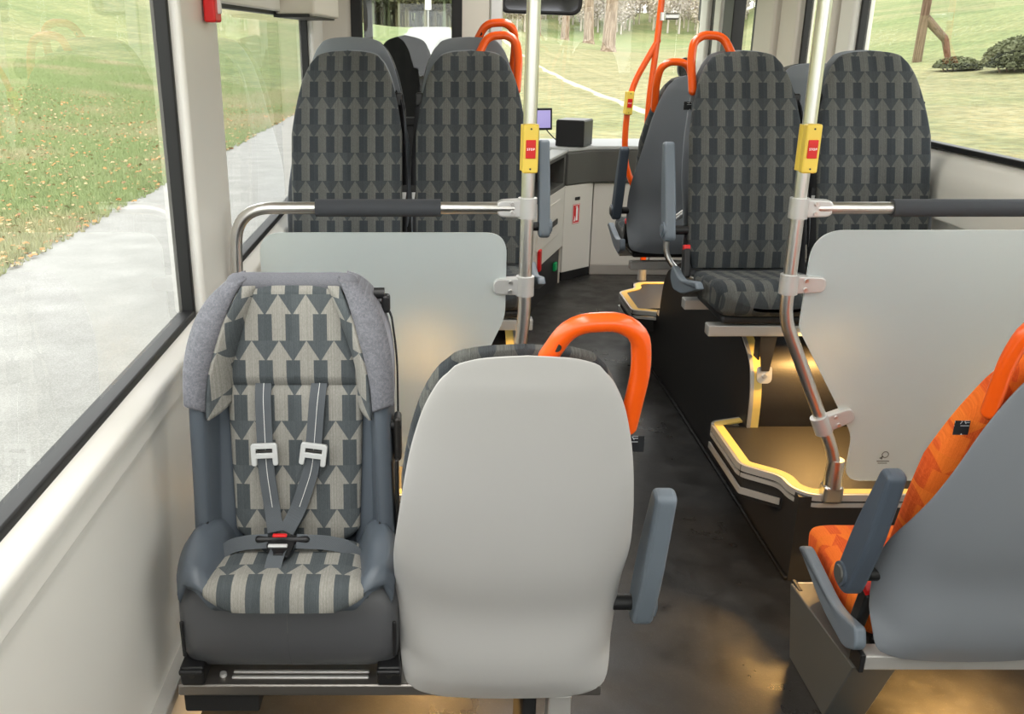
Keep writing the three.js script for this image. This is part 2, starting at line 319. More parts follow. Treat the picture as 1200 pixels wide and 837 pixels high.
{ // wheel-arch boxes that carry the raised seats
  const side = (sgn, axis) => {
    const w = struct(sgn > 0 ? 'trim_1' : 'trim_2', sgn > 0 ? 'black wheel housing with steps under the raised seats' : 'black wheel housing behind the frosted screen');
    const X = (x) => axis + sgn * x;   // x measured from the aisle's middle
    const lo = 0.41, hi = sgn > 0 ? XR - 0.02 - axis : axis - XL - 0.035;
    const rng = (a, b) => [Math.min(X(a), X(b)), Math.max(X(a), X(b))];
    const body = [[-2.53, 0], [-2.53, 0.296], [-3.06, 0.296], [-3.062, 0.42, 0.08], [-3.10, 0.53, 0.08], [-3.27, 0.62, 0.1], [-3.42, 0.655], [-4.10, 0.66, 0.06], [-4.36, 0.55, 0.08], [-4.42, 0.45, 0.06], [-4.45, 0.296], [-5.12, 0.296], [-5.12, 0]];
    mesh('housing', sidePlate(body, ...rng(lo, hi)), M.podium, w);
    const stepOutline = (z0, d) => [[0.30 - 0.005, z0 - d * 0.56], [0.295, z0 - d * 0.21], [0.398, z0 - d * 0.13], [0.405, z0 - d * 0.045, 0.03], [0.45, z0 + 0.0, 0.03], [hi - 0.005, z0]];
    for (const [z0, d] of [[-2.53, 1], [-5.10, -1]]) {
      const pts = stepOutline(z0, d).map(([x, z, r]) => [X(x), z, r]);
      // tread: the overhanging foothold
      mesh('tread', flatPlate([...pts, [X(hi - 0.005), z0 - d * 0.525], [X(0.40), z0 - d * 0.525]], 0.262, 0.302), M.podium, w);
      const path = rounded([[X(0.41), 0, z0 - d * 0.60], ...stepOutline(z0, d).map(([x, z]) => [X(x), 0, z])], 0.03).map((p) => [p.x, p.z]);
      const ribbon = (off0, off1, y0, y1) => {   // a band along the outline between two offsets
        const pos = [], idx = [], n = path.length; const ins = [];
        for (let i = 0; i < n; i++) {
          const a = path[Math.max(0, i - 1)], b = path[Math.min(n - 1, i + 1)]; const t = [b[0] - a[0], b[1] - a[1]], l = Math.hypot(...t) || 1;
          let nn = [-t[1] / l, t[0] / l]; if (sgn * d < 0) nn = [-nn[0], -nn[1]];
          ins.push(nn);
        }
        for (let i = 0; i < n; i++) for (const [o, y] of [[off0, y0], [off1, y0], [off1, y1], [off0, y1]]) pos.push(path[i][0] - ins[i][0] * o, y, path[i][1] - ins[i][1] * o);
        for (let i = 0; i < n - 1; i++) for (let k = 0; k < 4; k++) { const a = i * 4 + k, b = i * 4 + (k + 1) % 4; idx.push(a, b, a + 4, b, b + 4, a + 4); }
        idx.push(0, 2, 1, 0, 3, 2); const e = (n - 1) * 4; idx.push(e, e + 1, e + 2, e, e + 2, e + 3);
        const g = new THREE.BufferGeometry(); g.setAttribute('position', new THREE.Float32BufferAttribute(pos, 3)); g.setIndex(idx); const f = g.toNonIndexed(); f.computeVertexNormals(); f.setAttribute('uv', new THREE.Float32BufferAttribute(new Float32Array(f.attributes.position.count * 2), 2)); return f;
      };
      mesh('edge_strip', ribbon(0.004, 0.034, 0.30, 0.306), M.yellow, w).userData.label = 'yellow step edge';
      mesh('edge_profile', join(ribbon(-0.006, 0.006, 0.283, 0.305), ribbon(-0.006, 0.004, 0.262, 0.276)), M.aluMatte, w).userData.label = 'aluminium step profile';
      if (sgn > 0) {
        const low = [[0.30, z0 - d * 0.56], [0.30, z0 - d * 0.2], [0.405, z0 - d * 0.12]].map(([x, z]) => [X(x) - 0.004, 0, z]);
        mesh('lower_profile', strap(low.map(([x, , z]) => [x, 0.216, z]), 0.022, 0.006, [0, 1, 0], 0.005), M.aluMatte, w);
        mesh('foothold_skirt', flatPlate([[X(0.41), z0 - d * 0.56], [X(0.305), z0 - d * 0.555], [X(0.305), z0 - d * 0.2], [X(0.41), z0 - d * 0.12]], 0.19, 0.265), M.podium, w);
      }
    }
    // strip that follows the arch on the riser
    const arc = [[-3.052, 0.30], [-3.052, 0.42], [-3.09, 0.535], [-3.2, 0.595], [-3.3, 0.635]];
    mesh('arch_strip', strap(arc.map(([z, y]) => [X(lo + 0.026), y, z + 0.005]), 0.028, 0.006, [1, 0, 0], 0.06), M.yellow, w);
    mesh('arch_profile', strap(arc.map(([z, y]) => [X(lo + 0.006), y, z + 0.006]), 0.012, 0.008, [1, 0, 0], 0.06), M.aluMatte, w);
    // floor coving
    mesh('coving', span(...[X(lo) - sgn * 0.012, X(lo)].sort((a, b) => a - b), 0, 0.014, -2.53, -5.12, 0.004), M.rubber, w);
  };
  side(1, 0.69); side(-1, 0.69);
}

// ---------- seats ----------
const wList = [[0.058, 0.0], [0.0605, 0.13], [0.065, 0.185], [0.072, 0.202], [0.085, 0.211], [0.103, 0.216], [0.176, 0.223], [0.30, 0.229], [0.40, 0.227], [0.47, 0.221], [0.519, 0.215], [0.576, 0.208], [0.74, 0.18], [0.827, 0.151], [0.866, 0.125], [0.889, 0.09], [0.896, 0.045], [0.898, 0.0]];
const wTab = table(wList), LEAN = 0.285;   // backrest leans back by LEAN per metre of height
const shellGeo = (() => {
  const Y = (s) => 0.058 + s * 0.84;
  return loft({
    n: 72, m: 60, spine: (s) => { const y = Y(s); return [y, LEAN * (y - 0.06) + 0.012 * Math.exp(-(((y - 0.13) / 0.09) ** 2)) - 0.010 * Math.exp(-(((y - 0.3) / 0.08) ** 2))]; },
    w: (s) => wTab(Y(s)), th: (s) => 0.008 * Math.min(1, 12 * Math.min(s, 1 - s) + 0.15), curl: (s) => 0.035 + 0.06 * THREE.MathUtils.smoothstep(s, 0, 0.13) - 0.075 * THREE.MathUtils.smoothstep(s, 0.15, 0.72), power: 4.5, ref: 0.226, ex: 0.55, ez: 0.8,
  });
})();
const padGeo = (() => {
  const Y = (s) => 0.12 + s * 0.778, wp = (y) => (y < 0.16 ? 0.19 + 0.3 * (y - 0.12) : Math.min(0.209, wTab(y + 0.004) * 1.015));
  return loft({ n: 64, m: 56, spine: (s) => { const y = Y(s); return [y, LEAN * (y - 0.06) - 0.058 - 0.02 * Math.sin(Math.PI * s) ** 2 - 0.02 * (1 - s) ** 2]; }, w: (s) => wp(Y(s)), th: (s) => 0.036 * Math.pow(Math.min(1, 7 * Math.min(s + 0.04, 1 - s)), 0.5), curl: () => 0.03, power: 4, ref: 0.215, ex: 0.36, ez: 0.6 });
})();
const cushionGeo = loft({
  n: 54, m: 48, ease: true,
  spine: (s) => { const z = -0.085 - 0.405 * s; return [0.075 + 0.032 * s - 0.03 * Math.max(0, (s - 0.75) / 0.25) ** 2, z]; },
  w: (s) => (0.185 + 0.028 * Math.min(1, s * 3) - 0.012 * s) * Math.pow(Math.min(1, 9 * Math.min(s + 0.03, 1.004 - s)), 0.25), th: (s) => (0.045 + 0.02 * s) * Math.pow(Math.min(1, 7 * Math.min(s + 0.05, 1.002 - s)), 0.5), curl: () => -0.010, power: 4, ex: 0.3, ez: 0.5,
});
const handleGeo = (sd) => pipe([[sd * 0.034, 0.887, 0.212], [sd * 0.066, 0.948, 0.23], [sd * 0.142, 0.952, 0.232], [sd * 0.176, 0.928, 0.225], [sd * 0.186, 0.865, 0.206], [sd * 0.178, 0.75, 0.172]], 0.0158, 0.034, 20);
const armGeo = (sd) => {   // folded-up armrest, tapered, with a round pivot boss
  const arm = sidePlate([[-0.085, 0.225, 0.03], [-0.015, 0.215, 0.03], [0.04, 0.36, 0.05], [0.09, 0.57, 0.018], [0.05, 0.578, 0.018], [-0.028, 0.40, 0.05]], -0.021, 0.021, 0.02, 0.01).translate(sd * 0.279, 0, 0);
  const boss = cyl(0.028, 0.03, 0.012).rotateZ(Math.PI / 2).translate(sd * 0.299, 0.262, -0.042);
  return join(arm, boss);
};
function buildSeat(name, label, group, pos, turn, o) {
  const t = thing(name, label, 'seat', pos, turn, group), sd = o.side ?? 1;
  mesh('shell', shellGeo, o.shell, t);
  mesh('back_cushion', padGeo, o.fabric, t);
  mesh('seat_cushion', cushionGeo, o.fabric, t);
  mesh('seat_pan', join(box(0.34, 0.03, 0.33, 0, 0.028, -0.27, 0.012)), M.black, t);
  if (o.handle) { const h = mesh('grab_handle', handleGeo(sd), M.orange, t); h.userData.label = 'orange grab handle'; mesh('end_cap', cyl(0.0075, 0.0075, 0.003, 16).rotateX(Math.PI / 2).rotateY(-0.6 * sd).translate(sd * 0.045, 0.91, 0.233), M.rubber, h); }
  if (o.arm) {
    const a = mesh('armrest', armGeo(sd), o.armMat ?? M.slate, t); a.userData.label = 'slate armrest folded up';
    mesh('pivot', join(cyl(0.017, 0.017, 0.075).rotateZ(Math.PI / 2).translate(sd * 0.228, 0.262, -0.042)), M.black, a);
    mesh('pivot_cap', cyl(0.02, 0.022, 0.006).rotateZ(Math.PI / 2).translate(sd * 0.306, 0.262, -0.042), o.armMat === M.armDark ? M.pedestal : M.slate, a);
  }
  if (o.trim) mesh('side_trim', sidePlate([[-0.39, 0.125, 0.01], [-0.36, 0.145, 0.03], [-0.15, 0.10, 0.05], [-0.03, 0.125, 0.012], [-0.01, 0.075, 0.03], [-0.07, 0.04, 0.02], [-0.2, 0.055, 0.05]], -0.014, 0.014, 0.02, 0.007).translate(sd * 0.240, 0, 0), M.slate, t);
  if (o.buckle) {
    const b = mesh('buckle', box(0.026, 0.11, 0.04, 0, 0, 0, 0.008).rotateX(0.25).translate(sd * 0.215, 0.145, -0.085), M.black, t);
    mesh('release_button', box(0.024, 0.02, 0.03, 0, 0, 0, 0.004).rotateX(0.25).translate(sd * 0.215, 0.202, -0.071), M.red, b).userData.label = 'red release button';
  }
  if (o.label) {
    const l = mesh('fabric_tag', box(0.03, 0.03, 0.002, sd * 0.202, 0.70, 0.135, 0.0008), M.tag, t); l.userData.label = 'small black fabric tag';
  }
  if (o.belt) {   // belt hanging beside the backrest
    const q = o.belt, zf = -0.03;
    const b = mesh('seat_belt', strap([[q * 0.18, 0.74, zf + 0.17], [q * 0.202, 0.70, zf + 0.14], [q * 0.219, 0.45, zf + 0.05], [q * 0.215, 0.1, zf - 0.06]], 0.042, 0.003, [0.5, 0, 1], 0.05), M.webbingBlack, t);
    mesh('belt_guide', box(0.03, 0.05, 0.03, q * 0.196, 0.72, zf + 0.15, 0.008), M.black, b);
    const tg = mesh('belt_tongue', join(box(0.022, 0.028, 0.006, q * 0.216, 0.40, zf + 0.02, 0.003)), M.black, b);
    mesh('tongue_plate', box(0.018, 0.03, 0.003, q * 0.216, 0.372, zf + 0.015, 0.001), M.alu, tg);
  }
  return t;
}
M.tag = std({ color: 0xffffff, roughness: 0.8, map: canvasTex(64, 64, (c) => { c.fillStyle = '#15171c'; c.fillRect(0, 0, 64, 64); c.strokeStyle = '#d5d9dd'; c.lineWidth = 3; c.beginPath(); c.moveTo(12, 40); c.lineTo(24, 20); c.lineTo(36, 40); c.moveTo(30, 34); c.lineTo(50, 34); c.moveTo(14, 48); c.lineTo(50, 48); c.stroke(); }) });
M.tag.map.wrapS = M.tag.map.wrapT = THREE.RepeatWrapping; M.tag.map.repeat.set(33, 33);

const BASE = 0.26;
buildSeat('passenger_seat', 'pale grey seat shell with an orange handle, next to the child seat', null, [0.138, BASE, -1.6], 0, { shell: M.shellLight, fabric: M.fabricDark, handle: 1, arm: 1, side: 1, label: 1 });
buildSeat('passenger_seat', 'orange fabric seat with a grey shell on a dark pedestal', null, [1.215, 0.21, -1.785], 0, { shell: M.shellSlate, fabric: M.fabricOrange, handle: 1, arm: 1, side: -1, label: 1, trim: 1, buckle: 1, armMat: M.armDark });
const RAISED = 0.678;
buildSeat('passenger_seat', 'charcoal arrow-patterned seat with no handle, by the side window beside the grassy path', null, [-0.35, RAISED, -3.54], Math.PI, { shell: M.shellSlate, fabric: M.fabricDark, side: 1, belt: -1 });
buildSeat('passenger_seat', 'charcoal arrow-patterned seat beside the driver console, orange handle at its corner', null, [0.12, RAISED, -3.54], Math.PI, { shell: M.shellSlate, fabric: M.fabricDark, side: -1, handle: 1, arm: 1, trim: 1, belt: 1 });
buildSeat('passenger_seat', 'charcoal arrow-patterned seat with red buckle and slate armrest above the step', null, [1.138, RAISED, -3.47], Math.PI, { shell: M.shellSlate, fabric: M.fabricDark, side: 1, handle: 1, arm: 1, trim: 1, buckle: 1, belt: -1, label: 1 });
buildSeat('passenger_seat', 'charcoal arrow-patterned seat at the wide window, partly behind the frosted screen', null, [1.612, RAISED, -3.47], Math.PI, { shell: M.shellSlate, fabric: M.fabricDark, side: -1, belt: 1, label: 1 });
buildSeat('passenger_seat', 'grey shell of a forward-facing seat peeking over the handle-less charcoal seat', null, [-0.352, 0.725, -4.12], 0, { shell: M.shellSlate, fabric: M.fabricDark, side: 1 });
buildSeat('passenger_seat', 'grey shell of a forward-facing seat with its own orange handle beside the driver console', null, [0.118, 0.725, -4.12], 0, { shell: M.shellSlate, fabric: M.fabricDark, side: 1, handle: 1 });
buildSeat('passenger_seat', 'dark grey seat shell beside the orange pole, facing the windscreen', null, [1.13, 0.57, -4.40], 0, { shell: M.shellSlate, fabric: M.fabricDark, side: -1, handle: 1, arm: 1, armMat: M.armDark, trim: 1, buckle: 1 });
buildSeat('passenger_seat', 'grey seat shell showing only between two charcoal seats behind the steel pole', null, [1.60, 0.62, -4.35], 0, { shell: M.shellSlate, fabric: M.fabricDark, side: 1 });

// rails and stands that carry the seats
M.railSteel = std({ color: new THREE.Color(0.30, 0.28, 0.26), metalness: 0.9, roughness: 0.35 });
function rail(label, x0, x1, y, z0, z1, strut, mat = M.aluMatte, drop = 0) {
  const t = thing('seat_rail', label, 'seat rail', [(x0 + x1) / 2, y, (z0 + z1) / 2]);
  const w = x1 - x0, d = Math.abs(z1 - z0), fw = mat === M.railSteel ? 0.072 : 0.05, fh = mat === M.railSteel ? 0.028 : 0.04;
  mesh('front_bar', box(w, fh, fw, 0, 0, d / 2 - fw / 2, 0.005), mat, t);
  mesh('rear_bar', box(w, 0.04, 0.05, 0, drop, -d / 2 + 0.025, 0.005), mat, t);
  if (strut) strut(t);
  return t;
}
rail('metal rail under the child seat and the pale grey seat', -0.55, 0.34, BASE + 0.068, -1.605, -2.0, (t) => {
  mesh('slot_profile', join(box(0.29, 0.005, 0.008, -0.19, 0.0145, 0.172, 0.002), box(0.29, 0.005, 0.008, -0.19, 0.0145, 0.154, 0.002)), M.alu, t);
  for (const x of [-0.355, -0.02]) mesh('bolt', cyl(0.007, 0.008, 0.008, 12).translate(x, 0.017, 0.166), M.alu, t);
  mesh('leg', join(box(0.05, 0.31, 0.05, 0.36, -0.17, 0.17, 0.006)), M.aluMatte, t);
  mesh('leg', join(box(0.03, 0.31, 0.22, 0.30, -0.17, 0.05, 0.006)), M.blackMatte, t);
  mesh('wall_bracket', box(0.16, 0.05, 0.2, -0.36, -0.045, 0.08, 0.006), M.blackMatte, t);
}, M.railSteel, -0.09);
rail('metal rail on the dark pedestal under the orange seat', 0.99, 1.84, 0.247, -1.80, -2.22, (t) => {
  mesh('pedestal', sidePlate([[0.20, -0.02], [-0.20, -0.05], [-0.14, -0.247], [0.10, -0.247]], -0.445, -0.34, 0.0, 0.004), M.pedestal, t).userData.label = 'dark grey sheet-metal pedestal';
  for (const s of [-1, 1]) mesh('rail_cap', box(0.012, 0.05, 0.055, -0.431, s > 0 ? 0 : -0.07, s * 0.186, 0.003), M.black, t);
}, M.aluMatte, -0.07);
const strutOf = (x) => (t) => {
  mesh('strut', join(plate([[-0.03, 0], [0.03, 0], [0.014, -0.13], [-0.014, -0.13]], 0.006, 0.004).rotateX(-0.06).translate(x, -0.02, 0.172), box(0.006, 0.1, 0.05, x - 0.026, -0.06, 0.155, 0.002)), M.darkMetal, t);
  const f = mesh('foot_plate', plate([[-0.026, -0.03, 0.02], [0.026, -0.03, 0.02], [0.026, 0.03, 0.01], [-0.026, 0.03, 0.01]], 0.007).rotateX(-0.2).translate(x, -0.165, 0.178), M.alu, t);
  mesh('bolt', cyl(0.009, 0.01, 0.01, 6).rotateX(Math.PI / 2 - 0.2).translate(x, -0.167, 0.188), M.steel, f);
  mesh('slot_cover', box(0.5, 0.008, 0.004, 0.1, 0.004, 0.203, 0.001), M.wallWarm, t);
};
rail('metal rail and strut under the seat with the red buckle', 0.93, 1.84, RAISED - 0.016, -3.05, -3.43, strutOf(-0.24));
rail('metal rail behind the frosted screen beside the side wall', -0.59, 0.33, RAISED - 0.016, -3.12, -3.5, strutOf(0.2));
rail('metal rail under the seat shell beside the orange pole', 0.94, 1.84, 0.555, -4.45, -4.8);

// ---------- child seat, facing the camera ----------
{
  const t = thing('child_seat', 'folding child seat with grey velour side wings and harness straps', 'child seat', [-0.310, 0.33, -1.66]);
  const ss = THREE.MathUtils.smoothstep, lerp = THREE.MathUtils.lerp;
  // local: x right, y up, +z to the camera. Back plane leans away.
  const bz = (y) => -0.12 - 0.2 * (y - 0.22);   // face of the back cushion
  mesh('base_cover', loft({ n: 34, m: 48, spine: (s) => [0.05 + 0.195 * s, -0.056 + 0.018 * Math.sin(Math.PI * s)], w: (s) => 0.226 + 0.006 * s, th: (s) => 0.10 - 0.03 * Math.abs(2 * s - 1) ** 3, ex: 0.2, ez: 0.35, ease: false }), M.baseGrey, t);
  for (const x of [-1, 1]) {
    const b = mesh('bracket', join(box(0.05, 0.045, 0.075, x * 0.205, 0.038, 0.024, 0.006), box(0.05, 0.012, 0.2, x * 0.205, 0.052, -0.03, 0.004)), M.black, t);
    mesh('slot', box(0.008, 0.085, 0.006, x * 0.218, 0.125, 0.052, 0.003), M.black, b);
    mesh('bolt', cyl(0.006, 0.006, 0.006, 12).rotateX(Math.PI / 2).translate(x * 0.205, 0.042, 0.062), M.darkMetal, b);
  }
  // seat tray: shallow pan, its sides rise towards the back into two horns
  mesh('seat_tray', sheet(56, 30, (u, v) => {
    const q = u * 2 - 1, a = Math.abs(q), z = 0.088 - 0.235 * v, w = 0.205 + 0.018 * Math.sin(Math.PI * Math.min(1, 0.15 + v * 1.1));
    const side = ss(a, 0.64, 0.84), rise = 0.036 + 0.042 * ss(v, 0.05, 0.6) - 0.012 * ss(v, 0.75, 1), edge = ss(a, 0.93, 1);
    return [w * q, 0.222 + 0.026 * (1 - v) + side * rise - edge * 0.04 - 0.03 * ss(0.12 - v, 0, 0.12), z - 0.03 * ss(a, 0.6, 1) ** 2 * (1 - v)];
  }, 0.012), M.childPlastic, t);
  const topY = (s) => 0.26 + 0.018 * (1 - s) - 0.035 * Math.max(0, (0.16 - s) / 0.16) ** 2;
  mesh('seat_cushion', loft({ n: 44, m: 44, spine: (s) => [topY(s) - 0.026, 0.094 - 0.228 * s], w: (s) => (0.172 - 0.035 * s) * Math.pow(Math.min(1, 9 * Math.min(s + 0.02, 1.01 - s)), 0.3), th: (s) => 0.03 * Math.pow(Math.min(1, 8 * Math.min(s + 0.03, 1.01 - s)), 0.5), curl: () => 0.004, ex: 0.3, ez: 0.55 }), M.fabricChild, t);
  // back plate behind the fabric
  mesh('back_plate', sheet(10, 20, (u, v) => { const y = 0.15 + 0.64 * v, w = 0.165 - 0.05 * ss(v, 0.75, 1); return [(u * 2 - 1) * w, y, bz(y) - 0.028]; }, -0.02), M.childPlastic, t);
  const backPad = (y0, y1, w0, w1, th, r0, r1) => loft({ n: 44, m: 44, spine: (s) => { const y = y0 + (y1 - y0) * s; return [y, bz(y) - 0.014]; }, w: (s) => lerp(w0, w1, s) * Math.pow(Math.min(1, r0 * (s + 0.012), r1 * (1.012 - s)), 0.4), th: (s) => th * Math.pow(Math.min(1, 9 * Math.min(s + 0.02, 1.02 - s)), 0.4), ex: 0.25, ez: 0.6 });
  mesh('lower_back_cushion', backPad(0.225, 0.598, 0.134, 0.147, 0.024, 7, 60), M.fabricChild, t);
  mesh('upper_back_cushion', backPad(0.588, 0.805, 0.150, 0.092, 0.032, 60, 12), M.fabricChild, t);
  // wings and side frames: profile of half widths and forward reach over the height
  const crease = table([[0.16, 0.132], [0.58, 0.145], [0.64, 0.138], [0.72, 0.112], [0.79, 0.086], [0.83, 0.07]]);
  const outer = table([[0.10, 0.226], [0.30, 0.216], [0.58, 0.210], [0.66, 0.206], [0.72, 0.194], [0.765, 0.176], [0.795, 0.153], [0.815, 0.12], [0.822, 0.09]]);
  const reach = table([[0.10, 0.05], [0.25, 0.062], [0.45, 0.085], [0.60, 0.105], [0.68, 0.10], [0.76, 0.075], [0.80, 0.045], [0.822, 0.018]]);
  for (const x of [-1, 1]) {
    // plastic side frame: flat web next to the fabric, inner slope, rounded ridge, outer flank
    mesh('side_frame', sheet(40, 36, (u, v) => {
      const y = 0.13 + 0.475 * v, c = crease(y), o = outer(y) - 0.004, f = reach(y) - 0.006;
      let px, pz;
      if (u < 0.25) { const k = u / 0.25; px = lerp(c - 0.012, lerp(c, o, 0.42 - 0.2 * v), k); pz = lerp(-0.02, 0.004, k); }
      else if (u < 0.5) { const k = ss((u - 0.25) / 0.25, 0, 1), i0 = lerp(c, o, 0.42 - 0.2 * v); px = lerp(i0, o - 0.032, (u - 0.25) / 0.25); pz = lerp(0.004, f - 0.012, k); }
      else if (u < 0.75) { const k = (u - 0.5) / 0.25, a = Math.PI * k; px = o - 0.016 - 0.016 * Math.cos(a); pz = f - 0.012 + 0.012 * Math.sin(a); }
      else { const k = (u - 0.75) / 0.25; px = o + 0.006 * Math.sin(Math.PI * k); pz = lerp(f - 0.012, -0.07, k); }
      return [x * px, y, bz(y) + pz];
    }, x > 0 ? -0.007 : 0.007), M.childPlastic, t);
    // velour wing: fat rounded ridge
    const wing = mesh('side_wing', sheet(36, 40, (u, v) => {
      const y = 0.575 + 0.243 * v, c = crease(y), o = outer(y) + 0.006, f = reach(y), r = Math.min(0.029, (o - c) * 0.32), puff = 0.004 * Math.sin(Math.PI * Math.min(1, v * 1.02));
      let px, pz;
      if (u < 0.55) { const a = Math.PI * u / 0.55; px = o - r - (r + puff * 0.5) * Math.cos(a); pz = f - 0.02 + (0.024 + puff) * Math.sin(a); }
      else { const k = (u - 0.55) / 0.45; px = o + puff * 0.5 - 0.004 * k; pz = lerp(f - 0.02, -0.055, k); }
      const drop = u < 0.3 ? 0.012 * (0.3 - u) / 0.3 * (1 - v) : 0;
      return [x * px, y - drop + 0.008 * Math.sin(u * 3.1) * (1 - v), bz(y) + pz];
    }, x > 0 ? -0.009 : 0.009), M.velour, t); wing.userData.label = 'grey velour side wing';
    mesh('wing_lining', sheet(14, 36, (u, v) => {
      const y = 0.556 + 0.25 * v, c = crease(y) - 0.004, o = outer(y) + 0.006, f = reach(y), r = Math.min(0.029, (o - c) * 0.32), i1 = o - 2 * r + 0.003;
      return [x * (lerp(c, i1, u) - 0.004 * Math.sin(Math.PI * u)), y - 0.006 * u, bz(y) + lerp(0.002, f - 0.012, u) + 0.004 * Math.sin(Math.PI * u)];
    }, x > 0 ? 0.007 : -0.007), M.fabricChild, t);
  }
  mesh('top_bolster', pipe([[-0.118, 0.806, bz(0.8) + 0.004], [-0.085, 0.806, bz(0.8) - 0.004], [-0.05, 0.803, bz(0.8) - 0.012], [0.05, 0.803, bz(0.8) - 0.012], [0.085, 0.806, bz(0.8) - 0.004], [0.118, 0.806, bz(0.8) + 0.004]], 0.022, 0.03, 18), M.velour, t);
  // harness
  for (const x of [-1, 1]) {
    const R = x > 0, top = x * 0.06 - 0.006;
    const P = [[top, 0.602, bz(0.6) + 0.004], [top - (R ? 0.004 : 0), 0.57, bz(0.57) + 0.020], [R ? 0.036 : -0.062, 0.42, bz(0.42) + 0.024], [R ? 0.004 : -0.05, 0.33, bz(0.33) + 0.026], [R ? -0.018 : -0.04, 0.297, bz(0.29) + 0.05]];
    const s = mesh('shoulder_strap', strap(P, 0.034, 0.003, [1, 0, 0], 0.03), M.webbing, t);
    mesh('stitching', strap(P.slice(0, 4).map(([a, b, c]) => [a + 0.001, b, c + 0.0024]), 0.0012, 0.0008, [1, 0, 0], 0.03), M.thread, s).userData.label = 'white stitched line';
    const y = 0.455, ax = R ? 0.041 : -0.0635, fr = polyShape([[-0.027, -0.024, 0.004], [-0.027, 0.022, 0.006], [0.027, 0.022, 0.006], [0.027, -0.024, 0.004], [0.019, -0.024, 0.002], [0.018, -0.008, 0.002], [-0.018, -0.008, 0.002], [-0.019, -0.024, 0.002]]);
    const hole = new THREE.Path(); hole.moveTo(-0.019, 0.001); hole.lineTo(0.019, 0.001); hole.lineTo(0.019, 0.013); hole.lineTo(-0.019, 0.013); hole.closePath(); fr.holes.push(hole);
    const ad = mesh('adjuster', new THREE.ExtrudeGeometry(fr, { depth: 0.006, bevelEnabled: true, bevelSize: 0.0015, bevelThickness: 0.0015, bevelSegments: 2 }).rotateX(-0.15).rotateZ(R ? -0.14 : 0.04).translate(ax, y, bz(y) + 0.028), M.adjuster, s); ad.userData.label = 'pale metal strap adjuster';
    mesh('slide_bar', box(0.036, 0.004, 0.004, 0, 0, 0, 0.001).rotateZ(R ? -0.14 : 0.04).translate(ax + (R ? 0.001 : 0), y + 0.007, bz(y) + 0.032), M.darkMetal, s);
    mesh('hip_strap', strap([[x * 0.150 - 0.01, 0.255, -0.05], [x * 0.125 - 0.01, 0.278, -0.055], [x * 0.085 - 0.014, 0.29, -0.052], [x * 0.03 - 0.02, 0.297, -0.045]], 0.030, 0.003, [0, 0.8, -0.6], 0.02), M.webbing, t);
  }
  mesh('crotch_strap', strap([[-0.022, 0.292, -0.03], [-0.026, 0.29, 0.0], [-0.03, 0.272, 0.03], [-0.032, 0.264, 0.045]], 0.034, 0.003, [1, 0, 0], 0.02), M.webbing, t);
  const bk = mesh('harness_buckle', join(sheet(18, 14, (u, v) => { const q = u * 2 - 1; return [-0.022 + q * (0.034 - 0.014 * v), 0.296 - 0.012 * v + 0.008 * (1 - q * q), -0.055 + 0.055 * v]; }, 0.014), box(0.115, 0.014, 0.018, -0.02, 0.298, -0.052, 0.007)), M.black, t);
  mesh('buckle_button', box(0.03, 0.005, 0.01, -0.022, 0.317, -0.034, 0.002), M.red, bk).userData.label = 'red buckle button';
  mesh('buckle_rim', join(box(0.04, 0.005, 0.01, -0.022, 0.309, -0.006, 0.002)), M.adjuster, bk);
  // latch gear towards the neighbouring seat
  mesh('side_latch', join(box(0.016, 0.10, 0.045, 0.222, 0.50, -0.13, 0.012), box(0.008, 0.32, 0.03, 0.22, 0.30, -0.11, 0.004)), M.darkMetal, t);
  mesh('latch_knob', cyl(0.01, 0.01, 0.025, 20).rotateZ(Math.PI / 2).translate(0.218, 0.53, -0.12), M.black, t);
  mesh('tether_strap', strap([[0.16, 0.775, -0.25], [0.205, 0.745, -0.25], [0.218, 0.64, -0.24], [0.22, 0.45, -0.2]], 0.025, 0.003, [0, 0.2, 1], 0.04), M.webbingBlack, t);
  mesh('tether_anchor', join(cyl(0.012, 0.012, 0.022, 16).rotateZ(Math.PI / 2).translate(0.182, 0.782, -0.24), box(0.018, 0.04, 0.026, 0.196, 0.76, -0.24, 0.007)), M.black, t);
  for (const x of [-1, 1]) mesh('strap_slot', box(0.005, 0.045, 0.02, x * 0.183, 0.30, -0.085, 0.002), M.black, t);
}

